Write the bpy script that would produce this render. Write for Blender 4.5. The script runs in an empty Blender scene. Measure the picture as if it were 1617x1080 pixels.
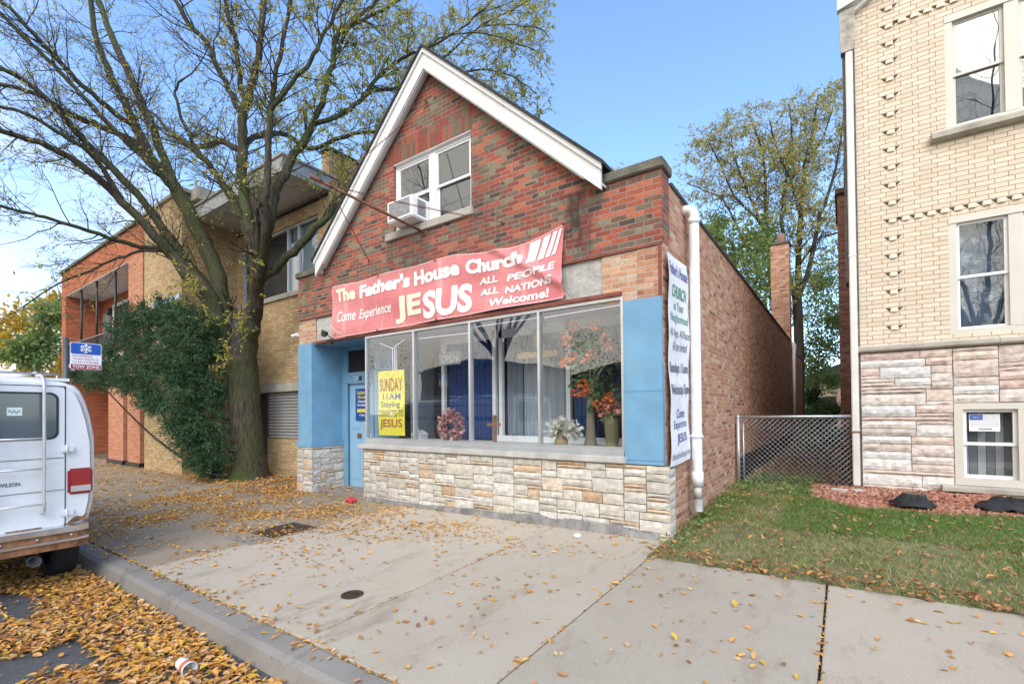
import bpy, bmesh, math, random
import numpy as np
from mathutils import Vector, Matrix, noise as mnoise
random.seed(7); RNG=np.random.default_rng(7)
SC=bpy.context.scene; COL=SC.collection
# ------------------------------------------------------------------ camera
CAM=np.array([1.685,-5.4322,1.4745]); YAW,PITCH,ROLL=0.6148,0.0125,-0.0096; FPX=740.685; PCY=641.1855; PW,PH=1617.,1080.
def cam_axes():
    cy,sy=math.cos(YAW),math.sin(YAW)
    f=np.array([-sy*math.cos(PITCH),cy*math.cos(PITCH),math.sin(PITCH)]); r=np.array([cy,sy,0.]); u=np.cross(r,f)
    return r*math.cos(ROLL)+u*math.sin(ROLL), -r*math.sin(ROLL)+u*math.cos(ROLL), f
CR,CU,CF=cam_axes()
cd=bpy.data.cameras.new('camera'); cam=bpy.data.objects.new('camera',cd); COL.objects.link(cam); SC.camera=cam
cd.sensor_width=36; cd.sensor_fit='HORIZONTAL'; cd.lens=FPX/PW*36; cd.shift_y=(PCY-PH/2)/PW; cd.clip_end=2000; cd.clip_start=.05
cam.matrix_world=Matrix(((CR[0],CU[0],-CF[0],CAM[0]),(CR[1],CU[1],-CF[1],CAM[1]),(CR[2],CU[2],-CF[2],CAM[2]),(0,0,0,1)))
def ray(px,py): return CF+CR*((px-PW/2)/FPX)+CU*((PCY-py)/FPX)
def at(px,py,axis,val):
    d=ray(px,py); return CAM+d*((val-CAM[axis])/d[axis])
def dep(px,py,d): return CAM+ray(px,py)*d
# ------------------------------------------------------------------ world, sun, exposure
SUN_EL,SUN_AZ=math.radians(42),math.radians(150)     # azimuth measured clockwise from +Y
W=bpy.data.worlds.new('World'); SC.world=W; W.use_nodes=True
nt=W.node_tree; nt.nodes.clear()
def N(nt,t,**k):
    n=nt.nodes.new(t)
    for a,b in k.items(): setattr(n,a,b)
    return n
out=N(nt,'ShaderNodeOutputWorld'); bg=N(nt,'ShaderNodeBackground'); sky=N(nt,'ShaderNodeTexSky')
sky.sky_type='NISHITA'; sky.sun_disc=False; sky.sun_elevation=SUN_EL; sky.sun_rotation=SUN_AZ; sky.air_density=1.0; sky.dust_density=.6; sky.ozone_density=2.2
tc=N(nt,'ShaderNodeTexCoord'); mp=N(nt,'ShaderNodeMapping'); mp.inputs['Scale'].default_value=(1.6,1.6,4.2)
nz=N(nt,'ShaderNodeTexNoise'); nz.inputs['Scale'].default_value=1.5; nz.inputs['Detail'].default_value=7; nz.inputs['Roughness'].default_value=.56
sep=N(nt,'ShaderNodeSeparateXYZ'); L=nt.links.new
L(tc.outputs['Generated'],mp.inputs['Vector']); L(mp.outputs['Vector'],nz.inputs['Vector']); L(tc.outputs['Generated'],sep.inputs[0])
# more cloud low in the west (-X) and open blue high over the buildings; unseen cloud added behind the camera for neutral light
m1=N(nt,'ShaderNodeMath',operation='MULTIPLY'); L(sep.outputs['X'],m1.inputs[0]); m1.inputs[1].default_value=-.36
m2=N(nt,'ShaderNodeMath',operation='MULTIPLY'); L(sep.outputs['Z'],m2.inputs[0]); m2.inputs[1].default_value=-.30
m2b=N(nt,'ShaderNodeMath',operation='MULTIPLY'); L(sep.outputs['Y'],m2b.inputs[0]); m2b.inputs[1].default_value=-.62
m3=N(nt,'ShaderNodeMath',operation='ADD'); L(m1.outputs[0],m3.inputs[0]); L(m2.outputs[0],m3.inputs[1])
m3b=N(nt,'ShaderNodeMath',operation='ADD'); L(m3.outputs[0],m3b.inputs[0]); L(m2b.outputs[0],m3b.inputs[1])
m4=N(nt,'ShaderNodeMath',operation='ADD'); L(m3b.outputs[0],m4.inputs[0]); L(nz.outputs['Fac'],m4.inputs[1])
mr=N(nt,'ShaderNodeMapRange'); mr.interpolation_type='SMOOTHSTEP'; L(m4.outputs[0],mr.inputs['Value']); mr.inputs['From Min'].default_value=.42; mr.inputs['From Max'].default_value=.95
mx=N(nt,'ShaderNodeMix',data_type='RGBA'); L(mr.outputs['Result'],mx.inputs['Factor'])
tint=N(nt,'ShaderNodeMix',data_type='RGBA',blend_type='MULTIPLY'); tint.inputs['Factor'].default_value=1; L(sky.outputs['Color'],tint.inputs['A']); tint.inputs['B'].default_value=(1.38,1.52,1.66,1)
L(tint.outputs['Result'],mx.inputs['A']); mx.inputs['B'].default_value=(7.6,7.5,7.3,1)
cm=N(nt,'ShaderNodeMapRange'); L(sep.outputs['Y'],cm.inputs['Value']); cm.inputs['From Min'].default_value=.35; cm.inputs['From Max'].default_value=-.6
cc=N(nt,'ShaderNodeMix',data_type='RGBA'); L(cm.outputs['Result'],cc.inputs['Factor']); cc.inputs['A'].default_value=(3.6,3.85,4.2,1); cc.inputs['B'].default_value=(8.9,8.3,7.5,1); L(cc.outputs['Result'],mx.inputs['B'])
L(mx.outputs['Result'],bg.inputs['Color']); bg.inputs['Strength'].default_value=.12; L(bg.outputs[0],out.inputs[0])
sd=bpy.data.lights.new('sun','SUN'); so=bpy.data.objects.new('sun',sd); COL.objects.link(so)
sd.energy=1.5; sd.angle=math.radians(45); sd.color=(1,.90,.76)
sdir=Vector((math.sin(SUN_AZ)*math.cos(SUN_EL),math.cos(SUN_AZ)*math.cos(SUN_EL),math.sin(SUN_EL)))
so.rotation_euler=sdir.to_track_quat('Z','Y').to_euler(); so.location=(0,-20,30)
SC.view_settings.view_transform='Standard'; SC.view_settings.look='None'; SC.view_settings.exposure=1.08; SC.view_settings.gamma=1
# ------------------------------------------------------------------ materials
class MT:
    def __init__(s,name):
        s.m=bpy.data.materials.new(name); s.m.use_nodes=True; s.nt=s.m.node_tree; s.b=s.nt.nodes['Principled BSDF']; s.o=s.nt.nodes['Material Output']
    def n(s,t,**k): return N(s.nt,t,**k)
    def l(s,a,b): s.nt.links.new(a,b)
    def math(s,op,a,b=None,c=None):
        n=s.n('ShaderNodeMath',operation=op)
        for i,v in enumerate((a,b,c)):
            if v is None: continue
            if isinstance(v,(int,float)): n.inputs[i].default_value=v
            else: s.l(v,n.inputs[i])
        return n.outputs[0]
    def noise(s,scale,detail=4,vec=None,rough=.55,coord='Object',sc=None):
        n=s.n('ShaderNodeTexNoise'); n.inputs['Scale'].default_value=scale; n.inputs['Detail'].default_value=detail; n.inputs['Roughness'].default_value=rough
        if vec is None:
            t=s.n('ShaderNodeTexCoord'); vec=t.outputs[coord]
        if sc:
            m=s.n('ShaderNodeMapping'); m.inputs['Scale'].default_value=sc; s.l(vec,m.inputs['Vector']); vec=m.outputs['Vector']
        s.l(vec,n.inputs['Vector']); return n.outputs['Fac']
    def ramp(s,fac,stops,interp='LINEAR'):
        r=s.n('ShaderNodeValToRGB'); r.color_ramp.interpolation=interp; e=r.color_ramp.elements
        while len(e)<len(stops): e.new(.5)
        for i,(p,c) in enumerate(stops):
            e[i].position=p; e[i].color=(*c,1) if len(c)==3 else c
        s.l(fac,r.inputs['Fac']); return r.outputs['Color']
    def mix(s,f,a,b,mode='MIX'):
        n=s.n('ShaderNodeMix',data_type='RGBA',blend_type=mode)
        for sock,v in (('Factor',f),('A',a),('B',b)):
            if isinstance(v,(int,float)): n.inputs[sock].default_value=v
            elif isinstance(v,tuple): n.inputs[sock].default_value=(*v,1)
            else: s.l(v,n.inputs[sock])
        return n.outputs['Result']
    def rng(s,v,a,b,c=0,d=1):
        n=s.n('ShaderNodeMapRange'); s.l(v,n.inputs['Value'])
        for k,x in zip(('From Min','From Max','To Min','To Max'),(a,b,c,d)): n.inputs[k].default_value=x
        return n.outputs['Result']
    def bump(s,h,strength=.3,dist=.01):
        n=s.n('ShaderNodeBump'); n.inputs['Strength'].default_value=strength; n.inputs['Distance'].default_value=dist; s.l(h,n.inputs['Height']); s.l(n.outputs['Normal'],s.b.inputs['Normal'])
    def col(s,c):
        if isinstance(c,tuple): s.b.inputs['Base Color'].default_value=(*c,1)
        else: s.l(c,s.b.inputs['Base Color'])
    def rough(s,r): s.b.inputs['Roughness'].default_value=r
def simple(name,c,rough=.6,metal=0,var=.12,scale=2.5,bump=.15,bscale=60,bdist=.004,dirt=0,dirtc=(.12,.1,.08),spec=.4):
    t=MT(name); a=tuple(x*(1-var) for x in c); b=tuple(min(1,x*(1+var)) for x in c)
    k=t.ramp(t.noise(scale,6),[(.3,a),(.7,b)])
    if dirt: k=t.mix(t.rng(t.noise(1.7,8,rough=.7),.5,.75,0,dirt),k,dirtc)
    t.col(k); t.rough(rough); t.b.inputs['Metallic'].default_value=metal; t.b.inputs['Specular IOR Level'].default_value=spec
    if bump: t.bump(t.noise(bscale,4),bump,bdist)
    return t.m
def brick(name,pal,mortar,w=.21,h=.0677,mw=.01,swap=False,cluster=0,alt=None,bump=.6,dirt=None,roughvar=.3,ofs=.5,stains=()):
    t=MT(name); uv=t.n('ShaderNodeUVMap'); sp=t.n('ShaderNodeSeparateXYZ'); t.l(uv.outputs[0],sp.inputs[0])
    u,v=sp.outputs['X'],sp.outputs['Y']
    if swap: u,v=v,u
    wob=t.noise(7,3,uv.outputs[0]); wob=t.math('MULTIPLY',t.math('SUBTRACT',wob,.5),.012)
    v=t.math('ADD',v,wob); u=t.math('ADD',u,t.math('MULTIPLY',wob,1.3))
    row=t.math('FLOOR',t.math('DIVIDE',v,h)); par=t.math('MODULO',t.math('ABSOLUTE',row),2)
    uu=t.math('ADD',t.math('DIVIDE',u,w),t.math('MULTIPLY',par,ofs)); colm=t.math('FLOOR',uu)
    fu=t.math('SUBTRACT',uu,colm); fv=t.math('FRACT',t.math('ADD',t.math('DIVIDE',v,h),200))
    du=t.math('MULTIPLY',t.math('MINIMUM',fu,t.math('SUBTRACT',1,fu)),w); dv=t.math('MULTIPLY',t.math('MINIMUM',fv,t.math('SUBTRACT',1,fv)),h)
    d=t.math('MINIMUM',du,dv); mask=t.rng(d,mw*.38,mw*.62)
    cv=t.n('ShaderNodeCombineXYZ'); t.l(colm,cv.inputs[0]); t.l(row,cv.inputs[1])
    wn=t.n('ShaderNodeTexWhiteNoise',noise_dimensions='2D'); t.l(cv.outputs[0],wn.inputs['Vector'])
    val=wn.outputs['Value']
    if cluster:
        cl=t.noise(.55,3,uv.outputs[0]); val=t.math('ADD',val,t.math('MULTIPLY',t.math('SUBTRACT',cl,.5),cluster)); val=t.rng(val,0,1)
    k=t.ramp(val,pal,'CONSTANT')
    k=t.mix(1.0,k,t.ramp(t.noise(28,5,uv.outputs[0]),[(.25,(1-roughvar,)*3),(.75,(1+roughvar,)*3)]),'MULTIPLY')
    mc=t.mix(t.noise(3,5,uv.outputs[0]),tuple(x*.75 for x in mortar),tuple(x*1.2 for x in mortar))
    k=t.mix(mask,mc,k)
    if dirt:
        k=t.mix(t.rng(t.noise(.8,8,uv.outputs[0],rough=.65,sc=(1,.45,1)),.52,.8,0,dirt[0]),k,dirt[1])
    for x0,x1,z0,z1,sc_,sk in stains:
        fx=t.math('MULTIPLY',t.rng(sp.outputs['X'],x0,x0+.18),t.rng(sp.outputs['X'],x1-.18,x1,1,0)); fz=t.math('MULTIPLY',t.rng(sp.outputs['Y'],z0,z0+.3),t.rng(sp.outputs['Y'],z1-.06,z1,1,0))
        k=t.mix(t.math('MULTIPLY',t.math('MULTIPLY',fx,fz),t.rng(t.noise(5,6,uv.outputs[0],rough=.7,sc=(1,.3,1)),.35,.6,0,sk)),k,sc_)
    t.col(k); t.rough(.85); t.b.inputs['Specular IOR Level'].default_value=.25
    t.bump(t.math('ADD',mask,t.math('MULTIPLY',t.noise(55,4,uv.outputs[0]),.35)),bump,.008)
    return t.m
def island(name,stops,rough=.7,interp='LINEAR',mott=.2,mscale=30,bump=.3,bscale=50,bdist=.004,trans=0,spec=.3):
    t=MT(name); g=t.n('ShaderNodeNewGeometry'); k=t.ramp(g.outputs['Random Per Island'],stops,interp)
    if mott: k=t.mix(1.0,k,t.ramp(t.noise(mscale,5),[(.3,(1-mott,)*3),(.7,(1+mott,)*3)]),'MULTIPLY')
    t.col(k); t.rough(rough); t.b.inputs['Specular IOR Level'].default_value=spec
    if bump: t.bump(t.noise(bscale,4),bump,bdist)
    if trans:
        tr=t.n('ShaderNodeBsdfTranslucent'); t.l(k,tr.inputs['Color']); ms=t.n('ShaderNodeMixShader'); ms.inputs[0].default_value=trans
        t.l(t.b.outputs[0],ms.inputs[1]); t.l(tr.outputs[0],ms.inputs[2]); t.l(ms.outputs[0],t.o.inputs[0])
    return t.m
def glass(name,ior=1.75,tint=(.86,.9,.9),rough=.0,wav=.02):
    t=MT(name); lw=t.n('ShaderNodeLayerWeight'); lw.inputs['Blend'].default_value=.5; f0=((ior-1)/(ior+1))**2
    fr=t.math('ADD',f0,t.math('MULTIPLY',t.math('POWER',lw.outputs['Facing'],5),1-f0))
    tr=t.n('ShaderNodeBsdfTransparent'); tr.inputs[0].default_value=(*tint,1); gl=t.n('ShaderNodeBsdfGlossy'); gl.inputs['Roughness'].default_value=rough; gl.inputs['Color'].default_value=(1,1,1,1)
    ms=t.n('ShaderNodeMixShader'); t.l(fr,ms.inputs[0]); t.l(tr.outputs[0],ms.inputs[1]); t.l(gl.outputs[0],ms.inputs[2]); t.l(ms.outputs[0],t.o.inputs[0])
    if wav:
        n=t.n('ShaderNodeBump'); n.inputs['Strength'].default_value=wav; n.inputs['Distance'].default_value=.05; t.l(t.noise(1.5,1),n.inputs['Height']); t.l(n.outputs[0],gl.inputs['Normal'])
    return t.m
RED,RED2,RED3=(.35,.092,.055),(.25,.066,.045),(.42,.135,.075)
OLV,OLV2,DRK,BRN=(.165,.125,.085),(.23,.195,.125),(.085,.06,.05),(.18,.085,.06)
M={}
M['front_brick']=brick('variegated_red_brick',[(0,RED),(.16,RED2),(.30,RED3),(.43,RED),(.5,BRN),(.62,OLV),(.75,BRN),(.82,OLV2),(.9,DRK),(.95,OLV)],(.27,.23,.20),mw=.0115,cluster=.6,dirt=(.6,(.06,.05,.045)),stains=[(-1.45,-.75,3.3,4.35,(.03,.027,.025),.85),(-7.45,-6.95,3.3,4.3,(.05,.075,.025),.7),(-4.9,-3.6,3.7,4.5,(.07,.06,.05),.5)])
M['soldier']=brick('soldier_course_brick',[(0,RED2),(.25,OLV),(.5,RED),(.65,BRN),(.8,OLV),(.92,RED2)],(.16,.13,.11),mw=.009,swap=True,w=.40,ofs=0)
M['side_brick']=brick('common_brick',[(0,(.46,.235,.14)),(.2,(.39,.18,.105)),(.4,(.50,.29,.185)),(.6,(.42,.205,.12)),(.75,(.53,.35,.235)),(.88,(.32,.14,.09)),(.95,(.21,.10,.07))],(.42,.35,.28),mw=.012,dirt=(.45,(.12,.085,.065)),cluster=.3)
M['pale_brick']=brick('pale_brick',[(0,(.50,.27,.16)),(.3,(.56,.33,.2)),(.55,(.44,.23,.14)),(.8,(.30,.2,.14)),(.9,(.5,.36,.25))],(.5,.45,.38),mw=.014)
M['yellow_brick']=brick('yellow_brick',[(0,(.57,.41,.22)),(.25,(.50,.35,.18)),(.5,(.62,.46,.26)),(.75,(.53,.37,.19)),(.9,(.45,.31,.16))],(.24,.185,.125),mw=.012,cluster=.2,dirt=(.35,(.2,.15,.09)),ofs=.33)
M['orange_brick']=brick('orange_roman_brick',[(0,(.44,.14,.065)),(.3,(.38,.11,.052)),(.6,(.49,.17,.08)),(.85,(.41,.125,.058))],(.22,.09,.05),w=.30,h=.052,mw=.011)
M['orange_pier']=brick('orange_pier_brick',[(0,(.50,.21,.115)),(.3,(.43,.15,.075)),(.6,(.54,.23,.125)),(.85,(.45,.165,.085))],(.55,.36,.25),w=.30,h=.052,mw=.012)
M['cream_brick']=brick('cream_brick',[(0,(.66,.57,.45)),(.3,(.63,.54,.42)),(.6,(.69,.60,.48)),(.85,(.61,.52,.40))],(.34,.255,.175),h=.0725,mw=.010,bump=.5,roughvar=.08,ofs=.33)
M['back_brick']=brick('dark_red_brick',[(0,(.30,.13,.085)),(.4,(.22,.09,.06)),(.7,(.36,.18,.12))],(.30,.25,.2),mw=.013)
M['stone_white']=island('cream_stone',[(0,(.53,.50,.43)),(.3,(.61,.585,.52)),(.55,(.46,.43,.37)),(.8,(.58,.53,.44)),(1,(.49,.475,.44))],mott=.22,mscale=14,bump=.7,bscale=24,bdist=.012,rough=.85)
M['stone_tan']=island('tan_stone',[(0,(.52,.38,.24)),(.4,(.60,.46,.31)),(.7,(.46,.32,.2)),(1,(.62,.54,.43))],mott=.25,mscale=14,bump=.7,bscale=24,bdist=.012,rough=.85)
M['mortar']=simple('grey_mortar',(.17,.16,.145),.9,var=.3,bump=.5,bscale=80)
M['lannon']=island('pink_grey_stone',[(0,(.58,.44,.38)),(.18,(.58,.52,.46)),(.36,(.55,.41,.36)),(.5,(.64,.60,.55)),(.66,(.59,.49,.42)),(.8,(.50,.44,.40)),(1,(.64,.52,.44))],mott=.25,mscale=9,bump=.9,bscale=15,bdist=.02,rough=.85)
M['lannon_white']=island('white_rock_stone',[(0,(.66,.65,.62)),(.5,(.58,.57,.56)),(1,(.7,.68,.63))],mott=.18,mscale=9,bump=.9,bscale=15,bdist=.02,rough=.85)
M['mortar_tan']=simple('tan_mortar',(.42,.365,.30),.9,var=.2,bump=.5,bscale=80)
M['limestone']=simple('weathered_limestone',(.40,.375,.32),.85,var=.2,bump=.4,bscale=40,dirt=.7,dirtc=(.14,.13,.10))
M['coping']=simple('mossy_coping_stone',(.13,.125,.095),.9,var=.4,scale=6,bump=.5,bscale=40,dirt=.8,dirtc=(.05,.055,.03))
M['patch']=simple('cracked_concrete_patch',(.43,.42,.39),.9,var=.2,scale=4,bump=.9,bscale=14,bdist=.03,dirt=.5,dirtc=(.2,.19,.17))
M['white_paint']=simple('white_painted_wood',(.70,.70,.68),.5,var=.06,bump=.15,bscale=30,dirt=.45,dirtc=(.42,.41,.39))
M['white_vinyl']=simple('white_vinyl',(.82,.82,.82),.35,var=.02,bump=0)
M['greige']=simple('greige_window_trim',(.58,.56,.49),.5,var=.04,bump=.05)
M['shingle']=simple('dark_shingle',(.035,.035,.038),.9,var=.4,scale=20,bump=.6,bscale=50)
M['metal_cap']=simple('dark_metal_flashing',(.09,.09,.092),.45,.6,var=.2,bump=.1)
M['rust_metal']=simple('rusty_steel',(.22,.10,.06),.75,.3,var=.5,scale=9,bump=.4,bscale=50)
M['rust_trim']=simple('red_brown_steel_angle',(.22,.07,.05),.65,.2,var=.3,scale=5,bump=.2)
M['aluminium']=simple('aluminium_frame',(.62,.64,.65),.38,.75,var=.08,bump=.05)
M['blue']=simple('blue_painted_panel',(.155,.33,.49),.6,var=.13,scale=2.4,bump=.2,bscale=14,bdist=.008,dirt=.55,dirtc=(.24,.38,.48))
M['blue_door']=simple('pale_blue_door_paint',(.27,.47,.66),.45,var=.05,bump=.08)
M['concrete_sill']=simple('painted_concrete_sill',(.47,.46,.43),.8,var=.18,scale=5,bump=.4,bscale=50,dirt=.4,dirtc=(.28,.27,.25))
M['glass']=glass('shop_glass',1.72,(.95,.97,.98),wav=.04)
M['glass_up']=glass('house_glass',1.85,(.75,.8,.83),wav=.05)
M['dark']=simple('dark_interior',(.02,.022,.025),.9,bump=0)
M['room_wall']=simple('interior_plaster',(.30,.35,.43),.9,var=.04,bump=0)
M['room_floor']=simple('interior_floor',(.20,.17,.14),.5,bump=0)
M['black']=simple('black_plastic',(.02,.02,.022),.4,var=.2,bump=0)
M['grey_plastic']=simple('grey_plastic',(.45,.46,.46),.5,bump=0)
M['galv']=simple('galvanised_steel',(.52,.54,.56),.42,.7,var=.12,scale=12,bump=.05)
M['white_pipe']=simple('white_pvc_pipe',(.80,.80,.80),.4,var=.03,bump=0,dirt=.35,dirtc=(.5,.49,.45))
M['down_white']=simple('white_painted_downpipe',(.68,.67,.63),.5,var=.06,bump=.05,dirt=.25,dirtc=(.35,.3,.24))
# concrete with faint stains
def concrete(name,a,b,st,bump=.35):
    t=MT(name); k=t.ramp(t.noise(.9,9,rough=.62),[(.28,a),(.72,b)]); k=t.mix(t.rng(t.noise(.45,8,rough=.7),.5,.78,0,.65),k,st); gi=t.n('ShaderNodeNewGeometry'); k=t.mix(1.0,k,t.ramp(gi.outputs['Random Per Island'],[(0,(.88,.88,.87)),(1,(1.08,1.07,1.05))]),'MULTIPLY'); k=t.mix(t.rng(t.noise(2.2,9,rough=.75,sc=(1,.35,1)),.54,.70,0,.6),k,tuple(x*.85 for x in st))
    k=t.mix(1.0,k,t.ramp(t.noise(160,3),[(.3,(.86,)*3),(.7,(1.16,)*3)]),'MULTIPLY'); k=t.mix(t.rng(t.noise(7,5,rough=.7),.66,.74,0,.4),k,tuple(x*.55 for x in st))
    vo=t.n('ShaderNodeTexVoronoi',feature='DISTANCE_TO_EDGE'); vo.inputs['Scale'].default_value=.42; vo.inputs['Randomness'].default_value=1
    tcx=t.n('ShaderNodeTexCoord'); nv=t.n('ShaderNodeTexNoise'); nv.inputs['Scale'].default_value=3; nv.inputs['Detail'].default_value=6; t.l(tcx.outputs['Object'],nv.inputs['Vector']); va=t.n('ShaderNodeVectorMath',operation='MULTIPLY_ADD'); t.l(nv.outputs['Color'],va.inputs[0]); va.inputs[1].default_value=(.35,.35,0); t.l(tcx.outputs['Object'],va.inputs[2]); t.l(va.outputs[0],vo.inputs['Vector'])
    ck=t.math('MULTIPLY',t.rng(vo.outputs['Distance'],.0015,.0035,1,0),t.rng(t.noise(.33,2),.62,.72)); k=t.mix(t.math('MULTIPLY',ck,.5),k,(.05,.042,.03))
    vs=t.n('ShaderNodeTexVoronoi'); vs.inputs['Scale'].default_value=3.2; t.l(tcx.outputs['Object'],vs.inputs['Vector']); k=t.mix(t.rng(vs.outputs['Distance'],.035,.075,.5,0),k,tuple(x*.45 for x in st))
    t.col(k); t.rough(.82); t.b.inputs['Specular IOR Level'].default_value=.3; t.bump(t.math('ADD',t.noise(220,3),t.noise(9,4)),bump,.004); return t.m
M['walk']=concrete('sidewalk_concrete',(.40,.35,.27),(.50,.445,.355),(.25,.19,.125))
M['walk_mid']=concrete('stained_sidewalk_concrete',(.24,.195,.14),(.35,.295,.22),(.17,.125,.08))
M['walk_damp']=concrete('damp_sidewalk_concrete',(.17,.145,.115),(.26,.225,.185),(.12,.095,.07))
M['kerb']=concrete('kerb_concrete',(.21,.195,.17),(.33,.31,.275),(.12,.105,.085),.6)
def asphalt():
    t=MT('asphalt'); k=t.ramp(t.noise(1.2,8,rough=.65),[(.3,(.04,.04,.04)),(.7,(.085,.085,.085))]); k=t.mix(t.rng(t.noise(190,2),.56,.66),k,(.24,.24,.235)); k=t.mix(t.rng(t.noise(.6,5),.55,.7,0,.6),k,(.10,.10,.10))
    t.col(k); t.rough(.8); t.bump(t.noise(210,3),.8,.006); return t.m
M['asphalt']=asphalt()
M['soil']=simple('dark_soil',(.14,.105,.07),.95,var=.5,scale=5,bump=.8,bscale=25,bdist=.03,dirt=.5,dirtc=(.13,.12,.06))
M['turf']=simple('thin_turf_soil',(.15,.155,.065),.95,var=.4,scale=4,bump=.6,bscale=40,dirt=.6,dirtc=(.24,.19,.12))
M['grass']=island('grass_blades',[(0,(.12,.20,.04)),(.3,(.19,.27,.06)),(.5,(.29,.30,.10)),(.75,(.41,.35,.17)),(1,(.50,.40,.23))],mott=0,bump=0,trans=.25,rough=.6)
M['grass_green']=island('lush_grass_blades',[(0,(.07,.17,.03)),(.5,(.12,.25,.045)),(1,(.20,.30,.08))],mott=0,bump=0,trans=.25,rough=.6)
M['weed']=island('weed_leaves',[(0,(.10,.19,.05)),(.6,(.18,.29,.08)),(1,(.28,.34,.12))],mott=0,bump=0,trans=.3)
LEAFS=[(0,(.56,.25,.05)),(.15,(.64,.31,.06)),(.35,(.68,.40,.15)),(.5,(.74,.42,.05)),(.62,(.48,.20,.06)),(.75,(.74,.50,.26)),(.88,(.24,.10,.05)),(1,(.80,.52,.06))]
M['litter']=island('fallen_leaf',LEAFS,mott=.15,mscale=40,bump=0,trans=.12,rough=.6)
M['litter_brown']=island('brown_fallen_leaf',[(0,(.30,.13,.05)),(.3,(.42,.20,.08)),(.55,(.5,.27,.12)),(.8,(.22,.10,.05)),(1,(.56,.33,.1))],mott=.15,bump=0,trans=.1)
M['mulch']=island('red_brown_chip',[(0,(.30,.12,.08)),(.3,(.40,.18,.12)),(.6,(.48,.25,.17)),(.8,(.22,.10,.07)),(1,(.55,.36,.28))],mott=.15,bump=0,rough=.85)
def bark(name,a,b,moss,mo=.6,sc=14):
    t=MT(name); n=t.noise(sc,6,rough=.65,sc=(1,1,.16)); k=t.ramp(n,[(.3,a),(.68,b)])
    if mo: k=t.mix(t.rng(t.noise(.9,5,rough=.6),.42,.66,0,mo),k,moss)
    t.col(k); t.rough(.9); t.b.inputs['Specular IOR Level'].default_value=.15; t.bump(n,1.0,.035); return t.m
M['bark']=bark('elm_bark',(.018,.015,.011),(.125,.105,.075),(.065,.095,.022),.7,26)
M['twig']=simple('twig_bark',(.055,.045,.04),.9,var=.3,bump=0)
M['bark_far']=bark('far_tree_bark',(.035,.03,.025),(.09,.075,.06),(.06,.07,.03),.3,8)
M['leaf_y']=island('autumn_crown_leaf',[(0,(.50,.46,.07)),(.3,(.36,.40,.08)),(.55,(.60,.50,.08)),(.8,(.30,.36,.08)),(1,(.66,.46,.06))],mott=0,bump=0,trans=.45,rough=.55)
M['leaf_far']=island('olive_crown_leaf',[(0,(.26,.29,.09)),(.4,(.38,.38,.13)),(.7,(.47,.43,.16)),(1,(.52,.38,.15))],mott=0,bump=0,trans=.4)
M['leaf_green']=island('green_crown_leaf',[(0,(.12,.20,.06)),(.5,(.20,.28,.09)),(1,(.30,.34,.12))],mott=0,bump=0,trans=.4)
M['leaf_gold']=island('golden_crown_leaf',[(0,(.55,.40,.05)),(.4,(.62,.34,.04)),(.7,(.35,.36,.06)),(1,(.66,.46,.08))],mott=0,bump=0,trans=.45)
M['yew']=island('dark_evergreen_needles',[(0,(.025,.065,.03)),(.4,(.05,.115,.05)),(.75,(.09,.17,.075)),(1,(.16,.22,.11))],mott=0,bump=0,trans=.2,rough=.55)
def flat(name,c,rough=.55,metal=0,spec=.4):
    t=MT(name); t.col(t.ramp(t.noise(6,3),[(.35,tuple(x*.93 for x in c)),(.65,tuple(min(1,x*1.05) for x in c))])); t.rough(rough); t.b.inputs['Metallic'].default_value=metal; t.b.inputs['Specular IOR Level'].default_value=spec; return t.m
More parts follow.
